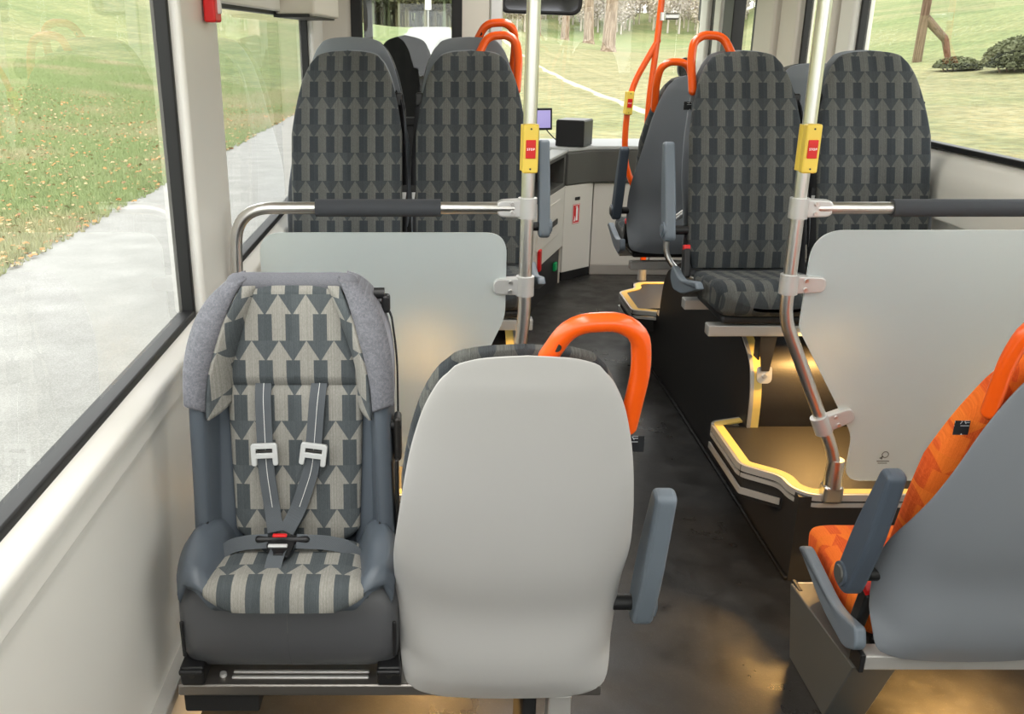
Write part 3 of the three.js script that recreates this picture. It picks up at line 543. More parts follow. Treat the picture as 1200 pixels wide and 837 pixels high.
// ---------- steel poles, rails and frosted screens ----------
const PZ = -2.53;
function clamp(t, x, y, dir, len, z = PZ, tilt = 0) {   // pole clamp holding a glass or a rail
  const c = mesh('clamp', join(cyl(0.026, 0.026, 0.056, 28).translate(0, 0, 0), plate([[0, -0.026], [len, -0.022, 0.02], [len, 0.022, 0.02], [0, 0.026]], 0.03, 0.004, 0.004).translate(0, 0, -0.015)).rotateY(dir < 0 ? Math.PI : 0).rotateZ(tilt).translate(x, y, z), M.alu, t);
  for (const s of [-1, 1]) mesh('screw', cyl(0.0055, 0.006, 0.006, 14).rotateX(Math.PI / 2).translate(dir * 0.042, s * 0.013, 0.018).rotateZ(tilt).translate(x, y, z), M.steel, c);
  return c;
}
function stopButton(label, x, y, z, tilt, scale = 1) {
  const b = thing('stop_button', label, 'stop button', [x, y, z]); b.rotation.z = tilt; b.scale.setScalar(scale);
  mesh('housing', box(0.042, 0.128, 0.03, 0, 0, 0.028, 0.006), M.buttonYellow, b).userData.label = 'yellow button housing';
  mesh('mount', cyl(0.024, 0.024, 0.12, 24), M.buttonYellow, b);
  const tex = canvasTex(128, 192, (c, w, h) => { c.fillStyle = '#d8201c'; c.fillRect(0, 0, w, h); c.fillStyle = '#fff'; c.font = 'bold 54px sans-serif'; c.textAlign = 'center'; c.textBaseline = 'middle'; c.fillText('STOP', w / 2, h / 2, w - 8); });
  const k = mesh('push_button', box(0.026, 0.048, 0.006, 0, 0, 0.044, 0.002), M.red, b); k.userData.label = 'red push button';
  mesh('lettering', new THREE.PlaneGeometry(0.023, 0.03).translate(0, 0, 0.0475), std({ map: tex, roughness: 0.4 }), k).userData.label = 'white STOP lettering';
  for (const s of [-1, 1]) mesh('screw', cyl(0.0025, 0.0025, 0.002, 10).rotateX(Math.PI / 2).translate(0, s * 0.052, 0.0435), M.darkMetal, b);
}
{
  const t = thing('grab_pole', 'bent brushed steel pole standing on the yellow-edged step', 'pole', [0.985, 0.302, PZ]);
  mesh('pole', pipe([[0, 2.0, 0], [0, 0.565, 0], [0.192, 0.155, 0], [0.207, 0.1, 0]], 0.0185, 0.05, 24), M.steel, t);
  const f = mesh('foot_socket', join(cyl(0.024, 0.028, 0.09, 28).translate(0.21, 0.075, 0), box(0.06, 0.06, 0.05, 0.21, 0.01, 0.0, 0.012)), M.steel, t); f.userData.label = 'steel foot socket';
  clamp(t, 0, 0.88, 1, 0.09, 0); clamp(t, 0, 0.665, 1, 0.10, 0); clamp(t, 0.15, 0.235, 1, 0.095, 0, 0.42);
  stopButton('yellow and red stop button on the bent steel pole', 0.985, 1.345, PZ, 0);
  const h = thing('hand_rail', 'steel rail with a long black sleeve at the bent pole', 'handrail', [1.40, 1.182, PZ]);
  mesh('bar', pipe([[-0.36, 0, 0], [0.5, 0, 0]], 0.0165, 0.02, 24), M.steel, h);
  mesh('sleeve', cyl(0.024, 0.024, 0.37, 28).rotateZ(Math.PI / 2).translate(0.025, 0, 0), M.foam, h).userData.label = 'black foam sleeve';
  const g = thing('glass_screen', 'frosted glass screen with a slanted edge held to the bent pole', 'glass screen', [0, 0, PZ - 0.006]);
  mesh('panel', plate([[1.035, 1.12, 0.09], [1.03, 0.835, 0.02], [1.232, 0.50, 0.03], [1.228, 0.352, 0.05], [1.86, 0.352, 0.03], [1.86, 1.12, 0.03]], 0.008, 0.03), M.frosted, g);
  mesh('glass_stamp', new THREE.PlaneGeometry(0.045, 0.05).translate(1.335, 0.428, 0.0095), std({ transparent: true, roughness: 0.8, map: canvasTex(96, 104, (c) => { c.clearRect(0, 0, 96, 104); c.strokeStyle = c.fillStyle = 'rgba(60,64,60,0.75)'; c.lineWidth = 5; c.beginPath(); c.arc(56, 28, 20, 0, 7); c.stroke(); c.beginPath(); c.moveTo(20, 52); c.lineTo(44, 34); c.lineTo(40, 62); c.closePath(); c.fill(); c.fillRect(8, 70, 80, 6); c.fillRect(16, 84, 60, 5); }) }), g).userData.label = 'small grey safety glass stamp';
}
{
  const t = thing('grab_pole', 'upright brushed steel pole behind the pale grey seat', 'pole', [0.241, 0, PZ]);
  mesh('pole', pipe([[0, 2.3, 0], [0, 0.86, 0], [-0.012, 0.74, 0], [-0.10, 0.30, 0]], 0.0185, 0.05, 24), M.steel, t);
  mesh('foot_socket', cyl(0.024, 0.028, 0.09, 28).translate(-0.105, 0.345, 0), M.steel, t);
  clamp(t, 0, 1.182, -1, 0.085, 0); clamp(t, 0, 0.962, -1, 0.09, 0);
  stopButton('yellow and red stop button on the upright steel pole', 0.241, 1.345, PZ, 0);
  const h = thing('hand_rail', 'curved steel rail with a black sleeve above the child seat', 'handrail', [-0.56, 1.0, PZ]);
  mesh('bar', pipe([[-0.012, -0.08, 0], [0, 0.182, 0], [0.76, 0.182, 0]], 0.0165, 0.1, 24), M.steel, h);
  mesh('sleeve', cyl(0.024, 0.024, 0.343, 28).rotateZ(Math.PI / 2).translate(0.392, 0.182, 0), M.foam, h).userData.label = 'black foam sleeve';
  mesh('wall_plate', join(box(0.03, 0.05, 0.05, -0.02, -0.09, 0, 0.008), plate([[0, -0.022], [0.095, -0.02, 0.018], [0.095, 0.02, 0.018], [0, 0.022]], 0.028, 0.003, 0.003).translate(0, -0.03, -0.014)), M.alu, h);
  const g = thing('glass_screen', 'frosted glass screen behind the child seat', 'glass screen', [0, 0, PZ - 0.006]);
  mesh('panel', plate([[-0.5, 1.113, 0.06], [-0.5, 0.40, 0.03], [0.05, 0.40, 0.05], [0.12, 0.72, 0.05], [0.187, 0.87, 0.03], [0.187, 1.113, 0.06]], 0.008, 0.03), M.frosted, g);
}
{ // orange pole by the door
  const t = thing('grab_pole', 'orange pole with a curved side branch near the windscreen', 'pole', [1.165, 0.302, -5.16]);
  mesh('pole', pipe([[0.005, 2.0, 0], [-0.012, 1.33, 0], [-0.045, 0.9, 0], [-0.005, 0.5, 0], [-0.005, 0.02, 0]], 0.0165, 0.2, 20), M.orange, t);
  mesh('branch', pipe([[-0.012, 1.30, 0], [-0.145, 1.05, 0.0], [-0.155, 0.8, 0], [-0.14, 0.64, 0], [-0.05, 0.46, 0]], 0.0165, 0.16, 20), M.orange, t);
  mesh('foot_socket', join(cyl(0.02, 0.026, 0.1, 24).translate(-0.005, 0.05, 0)), M.alu, t);
  mesh('arm_bracket', join(cyl(0.021, 0.021, 0.04, 24).translate(0.0, 1.42, 0), box(0.085, 0.034, 0.02, 0.05, 1.42, 0, 0.012)), M.steel, t);
  stopButton('small yellow and red stop button on the orange pole branch', 1.018, 1.285, -5.16, -0.05, 0.95);
}
// ---------- front: driver's cab, dashboard, mirror ----------
{ // cab partition behind the driver
  const w = struct('wall_cab', 'cab partition with a black-framed opening'), z0 = -5.0, z1 = -5.05;
  mesh('panel', join(span(XL, -0.44, 0.3, YC, z0, z1, 0.006), span(0.11, 0.255, 0.3, YC, z0, z1, 0.006), span(-0.44, 0.11, 2.05, YC, z0, z1, 0.004)), M.wallWarm, w);
  mesh('lower_panel', span(-0.44, 0.11, 0.3, 1.2, z0, z1, 0.004), M.blackMatte, w);
  mesh('frame', join(span(-0.45, -0.395, 1.18, 2.06, z0 + 0.012, z1 - 0.01, 0.005), span(0.062, 0.115, 1.18, 2.06, z0 + 0.012, z1 - 0.01, 0.005), span(-0.45, 0.115, 1.18, 1.22, z0 + 0.012, z1 - 0.01, 0.005)), M.rubber, w);
  mesh('inner_frame', span(-0.39, -0.345, 1.2, 2.06, z1, z1 - 0.03, 0.004), M.dash, w);
  mesh('edge_profile', span(0.255, 0.32, 0.3, YC, z0 + 0.01, z1 - 0.02, 0.01), M.alu, w);
  const p = mesh('pane', new THREE.PlaneGeometry(0.46, 0.85).translate(-0.165, 1.63, z1 + 0.02), M.pane, w); p.castShadow = false;
}
{ // driver's seat
  const t = thing('driver_chair', 'black high-backed driver seat seen between two charcoal seats', 'seat', [-0.20, 0.35, -5.75]);
  mesh('backrest', loft({ n: 40, m: 36, spine: (s) => [0.35 + 0.93 * s, 0.08 * s], w: table([[0, 0.2], [0.1, 0.25], [0.5, 0.24], [0.8, 0.16], [0.92, 0.135], [0.98, 0.08], [1, 0.0]]), th: (s) => 0.055 * Math.pow(Math.min(1, 8 * (1.001 - s)), 0.5), ex: 0.4, ez: 0.6 }), M.deepBlack, t);
  mesh('seat_cushion', box(0.5, 0.12, 0.5, 0, 0.33, -0.25, 0.04), M.blackMatte, t);
  mesh('base', box(0.36, 0.28, 0.36, 0, 0.14, -0.25, 0.02), M.black, t);
  const p = struct('floor_cab', 'raised cab floor'); mesh('slab', span(XL, 0.5, 0, 0.345, -5.2, -6.9, 0.004), M.podium, p);
}
{ // dashboard and angled console
  const A = [0.56, -5.5], B = [0.85, -6.30], D = [1.07, -6.47], C = [XR - 0.06, -6.47];   // run of the front panels on the floor
  const ang = Math.atan2(B[1] - A[1], B[0] - A[0]), len = Math.hypot(B[0] - A[0], B[1] - A[1]);
  const c = thing('driver_console', 'angled white driver console with a black handle slot and green button', 'console', [A[0], 0, A[1]], -ang);
  // local x along A->B; local +z faces the aisle side
  const face = (x0, x1, y0, y1, z0 = 0, z1 = -0.05, r = 0.004) => span(x0, x1, y0, y1, z0, z1, r);
  const sgn = 1;
  mesh('kick_plate', face(-0.3, len - 0.02, 0, 0.25, -0.01), M.black, c);
  mesh('side_panel', face(-0.3, len, 0.25, 0.66, 0, -0.04), M.console, c);
  mesh('end_post', face(len - 0.06, len - 0.05, 0, 0.36, 0.0, -0.04), M.wallWarm, c);
  mesh('recess_panel', face(0.1, len - 0.14, 0.36, 0.60, 0.006, -0.01, 0.006), M.console, c);
  mesh('handle_slot', box(0.36, 0.035, 0.01, 0.44, 0.465, 0.008, 0.003), M.black, c);
  const gb = mesh('green_button', box(0.06, 0.055, 0.02, len - 0.2, 0.15, 0.0, 0.005), M.green, c); gb.userData.label = 'green push button';
  mesh('upper_band', join(face(-0.3, len, 0.66, 0.69, 0, -0.22), face(-0.3, len, 0.86, 0.89, 0, -0.22), face(-0.3, -0.2, 0.66, 0.89, 0, -0.22), face(len - 0.05, len, 0.66, 0.89, 0, -0.22), face(-0.3, len, 0.66, 0.89, -0.19, -0.22)), M.dash, c);
  mesh('top_ledge', face(-0.3, len - 0.01, 0.885, 0.905, 0.01, -0.1, 0.006), M.dashTop, c);
  mesh('red_reflector', box(0.05, 0.14, 0.02, 0.16, 0.30, 0.01, 0.008), M.red, c);

  const f = thing('front_cabinet', 'white front cabinet with a tall door below the windscreen', 'cabinet', [0, 0, 0]);
  const pan = (p, q, y0, y1, th, mat, name, gap = 0.004) => { const a = Math.atan2(q[1] - p[1], q[0] - p[0]), l = Math.hypot(q[0] - p[0], q[1] - p[1]); return mesh(name, box(l - gap, y1 - y0, th, l / 2, (y0 + y1) / 2, -th / 2, 0.004).rotateY(-a).translate(p[0], 0, p[1]), mat, f); };
  const E2 = [0.85, -6.30], G = [1.02, -6.46], H = [1.075, -6.49];
  const p1 = pan(E2, H, 0.06, 0.66, 0.04, M.console, 'flap_panel');
  pan(H, [1.5, -6.49], 0.075, 0.655, 0.04, M.console, 'door', 0.008); pan([1.5, -6.49], C, 0.075, 0.655, 0.04, M.console, 'door', 0.008);
  pan(E2, H, 0, 0.06, 0.045, M.rubber, 'plinth'); pan(H, C, 0, 0.075, 0.045, M.aluMatte, 'plinth');
  const a = Math.atan2(H[1] - E2[1], H[0] - E2[0]), l1 = Math.hypot(H[0] - E2[0], H[1] - E2[1]);
  mesh('latch', box(0.05, 0.022, 0.006, l1 * 0.45, 0.565, 0.002, 0.003).rotateY(-a).translate(E2[0], 0, E2[1]), M.black, f);
  const ex = canvasTex(96, 160, (k, w, h) => { k.fillStyle = '#d81f26'; k.fillRect(0, 0, w, h); k.fillStyle = '#fff'; k.fillRect(46, 40, 26, 96); k.beginPath(); k.arc(59, 40, 13, Math.PI, 0); k.fill(); k.fillRect(52, 16, 14, 14); k.fillRect(36, 20, 24, 6); k.beginPath(); k.moveTo(16, 140); k.quadraticCurveTo(34, 116, 24, 92); k.quadraticCurveTo(46, 112, 36, 140); k.fill(); k.strokeStyle = '#fff'; k.lineWidth = 4; k.strokeRect(6, 6, w - 12, h - 12); });
  mesh('extinguisher_sticker', new THREE.PlaneGeometry(0.07, 0.135).translate(l1 * 0.42, 0.46, 0.003).rotateY(-a).translate(E2[0], 0, E2[1]), std({ map: ex, roughness: 0.4 }), f).userData.label = 'red fire extinguisher sticker';
  // dash band and top
  const d = thing('dashboard', 'dark grey dashboard band with a pale top under the windscreen', 'dashboard');
  mesh('band', flatPlate([[0.865, -6.31, 0.01], [1.06, -6.46, 0.08], [XR - 0.07, -6.46], [XR - 0.07, -6.96], [0.5, -6.96], [0.66, -6.5]], 0.662, 0.885, 0, 0.012), M.dash, d);
  mesh('top', flatPlate([[0.865, -6.32, 0.01], [1.06, -6.47, 0.08], [XR - 0.07, -6.47], [XR - 0.07, -6.96], [XL + 0.05, -6.96], [XL + 0.05, -6.55], [0.64, -6.52]], 0.885, 0.91, 0, 0.008), M.dashTop, d);
  const mb = thing('ticket_printer', 'black box standing on the dashboard by the screen', 'device', [0.925, 0.911, -6.50], -0.45);
  mesh('body', box(0.2, 0.17, 0.2, 0, 0.087, 0, 0.006), M.black, mb); mesh('top_cover', box(0.19, 0.006, 0.19, 0, 0.174, 0, 0.002), M.darkMetal, mb);
  const s = thing('display_screen', 'small tilted display with a lavender picture on the dashboard', 'display', [0.70, 0.911, -6.68], 0.2);
  mesh('stand', join(cyl(0.01, 0.01, 0.1).translate(0, 0.05, -0.02), cyl(0.05, 0.05, 0.01).translate(0, 0.005, -0.02)), M.black, s);
  mesh('bezel', box(0.2, 0.15, 0.02, 0, 0.16, 0, 0.006).rotateX(-0.12), M.black, s);
  mesh('screen', box(0.17, 0.12, 0.002, 0, 0.16, 0.011, 0).rotateX(-0.12), std({ color: sRGB(120, 110, 160), roughness: 0.2, emissive: sRGB(190, 180, 235), emissiveIntensity: 0.6 }), s);
  mesh('cable', pipe([[0.03, 0.12, -0.02], [0.10, 0.04, 0.0], [0.14, 0.006, 0.02], [0.2, 0.006, -0.03]], 0.004, 0.04, 8), M.black, s);
}
{ // interior mirror
  const t = thing('interior_mirror', 'wide black interior mirror above the windscreen', 'mirror', [0.635, 1.86, -6.2]);
  mesh('housing', plate([[-0.26, -0.10, 0.06], [0.25, -0.118, 0.07], [0.26, 0.10, 0.06], [-0.25, 0.10, 0.06]], 0.06, 0.05, 0.012), M.black, t);
  mesh('mirror_glass', plate([[-0.235, -0.08, 0.05], [0.225, -0.095, 0.05], [0.235, 0.08, 0.05], [-0.225, 0.08, 0.05]], 0.004, 0.05).translate(0, 0, 0.06), M.mirrorGlass, t);
  mesh('stem', cyl(0.015, 0.015, 0.38).translate(0, 0.28, 0.02), M.black, t);
}
{ // left: emergency hammer on the pillar, duct box
  const t = thing('emergency_hammer', 'red emergency hammer holder on the window pillar', 'hammer', [XL + 0.05, 1.66, -2.50]);
  mesh('holder', box(0.03, 0.2, 0.07, 0.015, 0.1, 0, 0.006), M.red, t);
  mesh('hammer_handle', box(0.012, 0.16, 0.02, 0.032, 0.1, 0, 0.005), M.thread, t);
  const b = thing('duct_box', 'cream box mounted above the window beside the cab partition', 'duct', [0, 0, 0]);
  mesh('housing', span(XL + 0.02, -0.47, 1.70, 2.2, -3.72, -4.6, 0.012), M.wallWarm, b);
  mesh('edge_frame', span(XL + 0.015, -0.49, 1.693, 1.705, -3.71, -4.6, 0.003), M.rubber, b);
}
{ // right: grab loop of steel tube beside the seat with the red buckle
  const t = thing('grab_loop', 'bent steel loop beside the seat with the red buckle', 'rail', [0.915, 0.80, -3.52]);
  mesh('tube', pipe([[0.02, 0.19, 0], [-0.035, 0.15, 0.0], [-0.04, 0.03, 0], [0.0, -0.03, 0.02], [0.07, -0.06, 0.05]], 0.0115, 0.05, 14), M.steel, t);
}
{ // outside mirror seen through the windscreen
  const t = thing('outside_mirror', 'black outside mirror beyond the windscreen corner', 'mirror', [2.0, 1.8, -7.3]);
  mesh('housing', box(0.16, 0.36, 0.09, 0, 0.1, 0, 0.03), M.black, t); mesh('arm', pipe([[0, 0.25, 0], [0, 0.5, 0.1], [-0.12, 0.52, 0.22]], 0.015, 0.05, 10), M.black, t);
  const u = thing('outside_mirror', 'small round black mirror at the door glass', 'mirror', [1.80, 1.40, -7.12]);
  mesh('housing', cyl(0.05, 0.05, 0.04).rotateX(Math.PI / 2).scale(1, 1.5, 1), M.black, u);
}

// ---------- lamps ----------
function ceilingLamp(x, z, w, l, nit, label) {
  const t = thing('ceiling_lamp', label, 'lamp', [x, YC, z]);
  mesh('lamp_housing', box(w + 0.03, 0.03, l + 0.03, 0, -0.015, 0, 0.006), M.ceiling, t);
  mesh('lamp_diffuser', box(w, 0.006, l, 0, -0.032, 0, 0.002), std({ color: 0xffffff, emissive: new THREE.Color(1, 0.97, 0.93), emissiveIntensity: 2.0 }), t);
  const r = new THREE.RectAreaLight(new THREE.Color(1, 0.97, 0.93), nit, w, l); r.position.set(0, -0.045, 0); r.rotation.x = -Math.PI / 2; r.name = 'ceiling_light'; t.add(r);
}
ceilingLamp(-0.2, -0.5, 0.3, 2.4, 7, 'long ceiling light panel above the window row');
ceilingLamp(1.45, -0.5, 0.3, 2.4, 4, 'long ceiling light panel above the orange seat');
ceilingLamp(0.65, -4.4, 0.3, 2.2, 9, 'ceiling light panel above the raised seats');
function stepLamp(x, y, z, label, power) {   // warm lamp fixed under a seat rail
  const t = thing('step_lamp', label, 'lamp', [x, y, z]);
  mesh('lamp_housing', box(0.16, 0.014, 0.04, 0, 0.007, 0, 0.003), M.aluMatte, t);
  mesh('lamp_lens', box(0.14, 0.006, 0.03, 0, -0.002, 0, 0.001), std({ color: 0xffffff, emissive: new THREE.Color(1, 0.62, 0.2), emissiveIntensity: 2 }), t);
  const r = new THREE.RectAreaLight(new THREE.Color(1, 0.56, 0.17), power, 0.14, 0.03); r.position.set(0, -0.008, 0); r.rotation.x = -Math.PI / 2; r.name = 'step_light'; t.add(r);
}
stepLamp(1.35, 0.672, -3.03, 'warm step lamp under the rail of the seat with the red buckle', 520);
stepLamp(-0.05, 0.672, -3.1, 'warm step lamp behind the frosted screen by the child seat', 900);
stepLamp(1.3, 0.205, -1.95, 'warm lamp under the orange seat', 480);
stepLamp(-0.05, 0.24, -1.78, 'warm lamp under the child seat rail', 420);
stepLamp(1.3, 0.555, -4.9, 'warm step lamp under the seat beside the orange pole', 150);

// ---------- outside ----------
const G0 = -0.37, sst = THREE.MathUtils.smoothstep;
function groundY(x, z) {
  const t = -z; let y = G0;
  if (x < -4) { const d = -4 - x; y += 0.095 * Math.max(0, d - 1.5) * sst(d, 0, 8) + 0.12 * Math.max(0, d - 20) * (1 - 0.5 * sst(d, 60, 160)); }
  if (x > 16) { const d = x - 16; y += 0.13 * d * sst(d, 4, 30) * (1 - sst(t - 2.7 * x, 0, 60)); }
  y += 3.2 * sst(t, 40, 160) * (1 - sst(x, 4, 30));
  y += 9 * sst(t, 230, 330) + 8 * sst(-x, 90, 200);
  if (x < -4.4 || x > 1.8) y += 0.05 * (vnoise(x * 0.35 + 60, z * 0.35 + 900, 4096) - 0.5) * Math.min(1, Math.max(-4.4 - x, x - 1.8) * 0.6);
  return y;
}
{
  const warp = (t, k) => Math.sign(t) * (Math.abs(t) * k + Math.pow(Math.abs(t), 3) * (1 - k));
  const NX = 240, NZ = 240, pos = [], col = [], uv = [], idx = [];
  for (let i = 0; i <= NX; i++) for (let j = 0; j <= NZ; j++) {
    const x = warp(i / NX * 2 - 1, 0.1) * 260, z = 40 - 400 * (0.12 * j / NZ + 0.88 * Math.pow(j / NZ, 2.4));
    const n1 = vnoise(x * 0.12 + 500, z * 0.12 + 500, 4096), n2 = vnoise(x * 0.7 + 300, z * 0.5 + 900, 4096), n3 = vnoise(x * 0.03 + 90, z * 0.03 + 90, 4096);
    let dry = x < -4 ? 0.2 + 0.75 * sst(-x, 11, 19) : 0.9 - 0.72 * sst(x, 24, 34); if (x > 1 && -z > 16) dry = Math.max(dry * 0.75, 0.3); if (x < -3 && -z > 40) dry *= 0.45;
    dry = Math.min(1, Math.max(0, dry + (n1 - 0.5) * 0.7 + (n2 - 0.5) * 0.55 + (n3 - 0.5) * 0.3));
    const g = [0.25, 0.31, 0.14], d = [0.44, 0.38, 0.25];
    col.push(...g.map((a, k) => (a + (d[k] - a) * dry) * (0.88 + 0.24 * n2))); pos.push(x, groundY(x, z) - 0.02, z); uv.push(x / 3, z / 3);
  }
  for (let i = 0; i < NX; i++) for (let j = 0; j < NZ; j++) { const a = i * (NZ + 1) + j, b = a + NZ + 1; idx.push(a, a + 1, b, a + 1, b + 1, b); }
  const g = new THREE.BufferGeometry(); g.setAttribute('position', new THREE.Float32BufferAttribute(pos, 3)); g.setAttribute('color', new THREE.Float32BufferAttribute(col, 3)); g.setAttribute('uv', new THREE.Float32BufferAttribute(uv, 2)); g.setIndex(idx); g.computeVertexNormals();
  const grassTex = dataTex(512, 512, (u, v, i, j) => { const a = 170 + (fbm(u, v, 12, 5) - 0.5) * 110 + (hash(i, j) - 0.5) * 70, w = fbm(u + 0.5, v, 24, 3); return [a + 30 * (w - 0.5) + 40, a + 45, a + 15 - 30 * (w - 0.5)]; });
  const m = mesh('meadow_ground', g, std({ vertexColors: true, map: grassTex, bumpMap: grassTex, bumpScale: 0.04, roughness: 1 })); tag(m, 'grassy meadow with dry patches around the road', null, null, 'structure');
}
{ // paved lane and worn track
  const strip = (x0, x1, dy, wob, z0 = 36, z1 = -210) => {
    const pos = [], uv = [], idx = [], n = 160, k = 6;
    for (let i = 0; i <= n; i++) { const z = z0 + (z1 - z0) * Math.pow(i / n, 1.6); for (let q = 0; q <= k; q++) { const e = q === 0 || q === k ? (vnoise(z * 0.9 + 700, q * 7.7 + 9, 4096) - 0.5) * wob : 0; const x = x0(z) + (x1(z) - x0(z)) * q / k + e; pos.push(x, groundY(x, z) + dy - (q === 0 || q === k ? 0.03 : 0), z); uv.push(x, z); } }
    for (let i = 0; i < n; i++) for (let q = 0; q < k; q++) { const a = i * (k + 1) + q, b = a + k + 1; idx.push(a, a + 1, b, a + 1, b + 1, b); }
    const g = new THREE.BufferGeometry(); g.setAttribute('position', new THREE.Float32BufferAttribute(pos, 3)); g.setAttribute('uv', new THREE.Float32BufferAttribute(uv, 2)); g.setIndex(idx); g.computeVertexNormals(); return g;
  };
  const asphalt = std({ roughness: 0.95, map: dataTex(512, 512, (u, v, i, j) => { const a = 147 + (fbm(u, v, 8, 4) - 0.5) * 26 + (hash(i, j) - 0.5) * 34; return [a + 1, a, a - 5]; }, { repeat: [1 / 2.2, 1 / 2.2] }) });
  tag(mesh('road', strip(() => -4.0, () => 1.5, 0.012, 0.35), asphalt), 'pale paved lane beside the meadow', null, null, 'structure');
  tag(mesh('path', strip((z) => 5.2 - z * 0.012, (z) => 5.5 - z * 0.012, 0.01, 0.2, 0, -150), std({ color: sRGB(190, 184, 152), roughness: 1 })), 'worn pale track across the meadow', null, null, 'structure');
}
{ // short grass and fallen leaves near the lane
  const blade = (() => { const gs = []; for (let k = 0; k < 7; k++) { const a = k * 2.4, h = 0.035 + 0.03 * hash(k, 2), r = 0.018 * hash(k, 5), w = 0.0035; const g = new THREE.BufferGeometry(); const cx = Math.cos(a) * r, cz = Math.sin(a) * r, lx = Math.cos(a + 1) * 0.025, lz = Math.sin(a + 1) * 0.025; g.setAttribute('position', new THREE.Float32BufferAttribute([cx - w, 0, cz, cx + w, 0, cz, cx + lx, h, cz + lz], 3)); g.setAttribute('uv', new THREE.Float32BufferAttribute([0, 0, 1, 0, 0.5, 1], 2)); g.computeVertexNormals(); gs.push(g); } return mergeGeometries(gs); })();
  const N = 110000, gi = new THREE.InstancedMesh(blade, std({ color: 0xffffff, roughness: 0.9 }), N), m = new THREE.Matrix4(), q = new THREE.Quaternion(), up = new THREE.Vector3(0, 1, 0), c = new THREE.Color();
  for (let i = 0; i < N; i++) {
    const d = 13 * Math.pow(rnd(), 1.25), x = -4.0 - d + rr(-0.15, 0.15), z = -5 - 30 * Math.pow(rnd(), 1.3) - d * 0.8, s = rr(1.0, 2.0);
    m.compose(new THREE.Vector3(x, groundY(x, z) - 0.02, z), q.setFromAxisAngle(up, rnd() * 6.3), new THREE.Vector3(s, s, s)); gi.setMatrixAt(i, m);
    const dry = Math.min(1, Math.max(0, 0.2 + (vnoise(x * 0.7 + 300, z * 0.5 + 900, 4096) - 0.5) * 1.3 + rr(-0.25, 0.25))); c.setRGB(0.34 + 0.2 * dry, 0.41 + 0.06 * dry, 0.19 + 0.12 * dry); gi.setColorAt(i, c);
  }
  gi.name = 'grass'; gi.castShadow = gi.receiveShadow = true; scene.add(gi); tag(gi, 'short green grass along the edge of the lane', 'grass', null, 'stuff');
  const leaf = new THREE.PlaneGeometry(0.06, 0.045, 2, 1).rotateX(-Math.PI / 2); leaf.attributes.position.setY(1, 0.012); leaf.attributes.position.setY(4, 0.012); leaf.computeVertexNormals();
  const NL = 3600, li = new THREE.InstancedMesh(leaf, std({ color: 0xffffff, roughness: 0.8 }), NL), e = new THREE.Euler();
  for (let i = 0; i < NL; i++) {
    const d = -0.15 + 8 * Math.pow(rnd(), 1.2), x = -4.0 - d, z = -6 - 22 * Math.pow(rnd(), 1.2); const s = rr(0.55, 1.25);
    m.compose(new THREE.Vector3(x, groundY(x, z) + (d > 0 ? 0.035 : 0.016), z), q.setFromEuler(e.set(rr(-0.4, 0.4), rnd() * 6.3, rr(-0.4, 0.4))), new THREE.Vector3(s, s, s)); li.setMatrixAt(i, m);
    const k = rnd(); if (k < 0.5) c.setRGB(0.5, 0.24, 0.08); else if (k < 0.8) c.setRGB(0.55, 0.4, 0.22); else c.setRGB(0.32, 0.16, 0.08); li.setColorAt(i, c);
  }
  li.name = 'fallen_leaves'; li.castShadow = li.receiveShadow = true; scene.add(li); tag(li, 'scattered brown fallen leaves on the grass', 'leaves', null, 'stuff');
}
M.bark = std({ roughness: 1, color: 0xffffff, map: dataTex(128, 256, (u, v, i, j) => { const a = 140 + (fbm(u, v * 0.4, 16, 4) - 0.5) * 110; return [a + 10, a - 8, a - 26]; }, { repeat: [2, 1] }) });
function limb(a, b, r0, r1, seg = 9) { const d = new THREE.Vector3().subVectors(b, a), g = new THREE.CylinderGeometry(r1, r0, d.length(), seg, 3, true); g.translate(0, d.length() / 2, 0); g.applyQuaternion(new THREE.Quaternion().setFromUnitVectors(new THREE.Vector3(0, 1, 0), d.clone().normalize())); return g.translate(a.x, a.y, a.z); }
function bareTree(label, x, z, r, h, group) {
  const t = thing('bare_tree', label, 'tree', [x, groundY(x, z) - 0.1, z], 0, group), parts = [];
  mesh('trunk', join(limb(new THREE.Vector3(0, -0.3, 0), new THREE.Vector3(0, 0.6, 0), r * 1.5, r * 1.08, 14), limb(new THREE.Vector3(0, 0.6, 0), new THREE.Vector3(rr(-0.2, 0.2), h * 0.32, 0), r * 1.08, r * 0.85, 14)), M.bark, t);
  const grow = (p, dir, len, rad, lv) => { const q = p.clone().addScaledVector(dir, len); parts.push(limb(p, q, rad, rad * 0.62, lv > 2 ? 8 : 5)); if (lv > 0) for (let k = 0; k < 3; k++) grow(q, dir.clone().add(new THREE.Vector3(rr(-0.7, 0.7), rr(-0.15, 0.5), rr(-0.7, 0.7))).normalize(), len * rr(0.6, 0.8), rad * 0.6, lv - 1); };
  for (let k = 0; k < 3; k++) grow(new THREE.Vector3(0, h * 0.3, 0), new THREE.Vector3(rr(-0.6, 0.6), 1, rr(-0.6, 0.6)).normalize(), h * 0.25, r * 0.62, 4);
  mesh('branches', join(parts), M.bark, t);
}
bareTree('thick bare trunk standing first in the row of trees beyond the windscreen', 14.9, -86, 0.55, 18);
bareTree('second bare tree of the row beyond the windscreen', 18.6, -122, 0.6, 20);
bareTree('third bare tree of the row beyond the windscreen', 19.2, -150, 0.6, 20);
bareTree('last bare tree of the row beyond the windscreen', 17, -170, 0.55, 20);
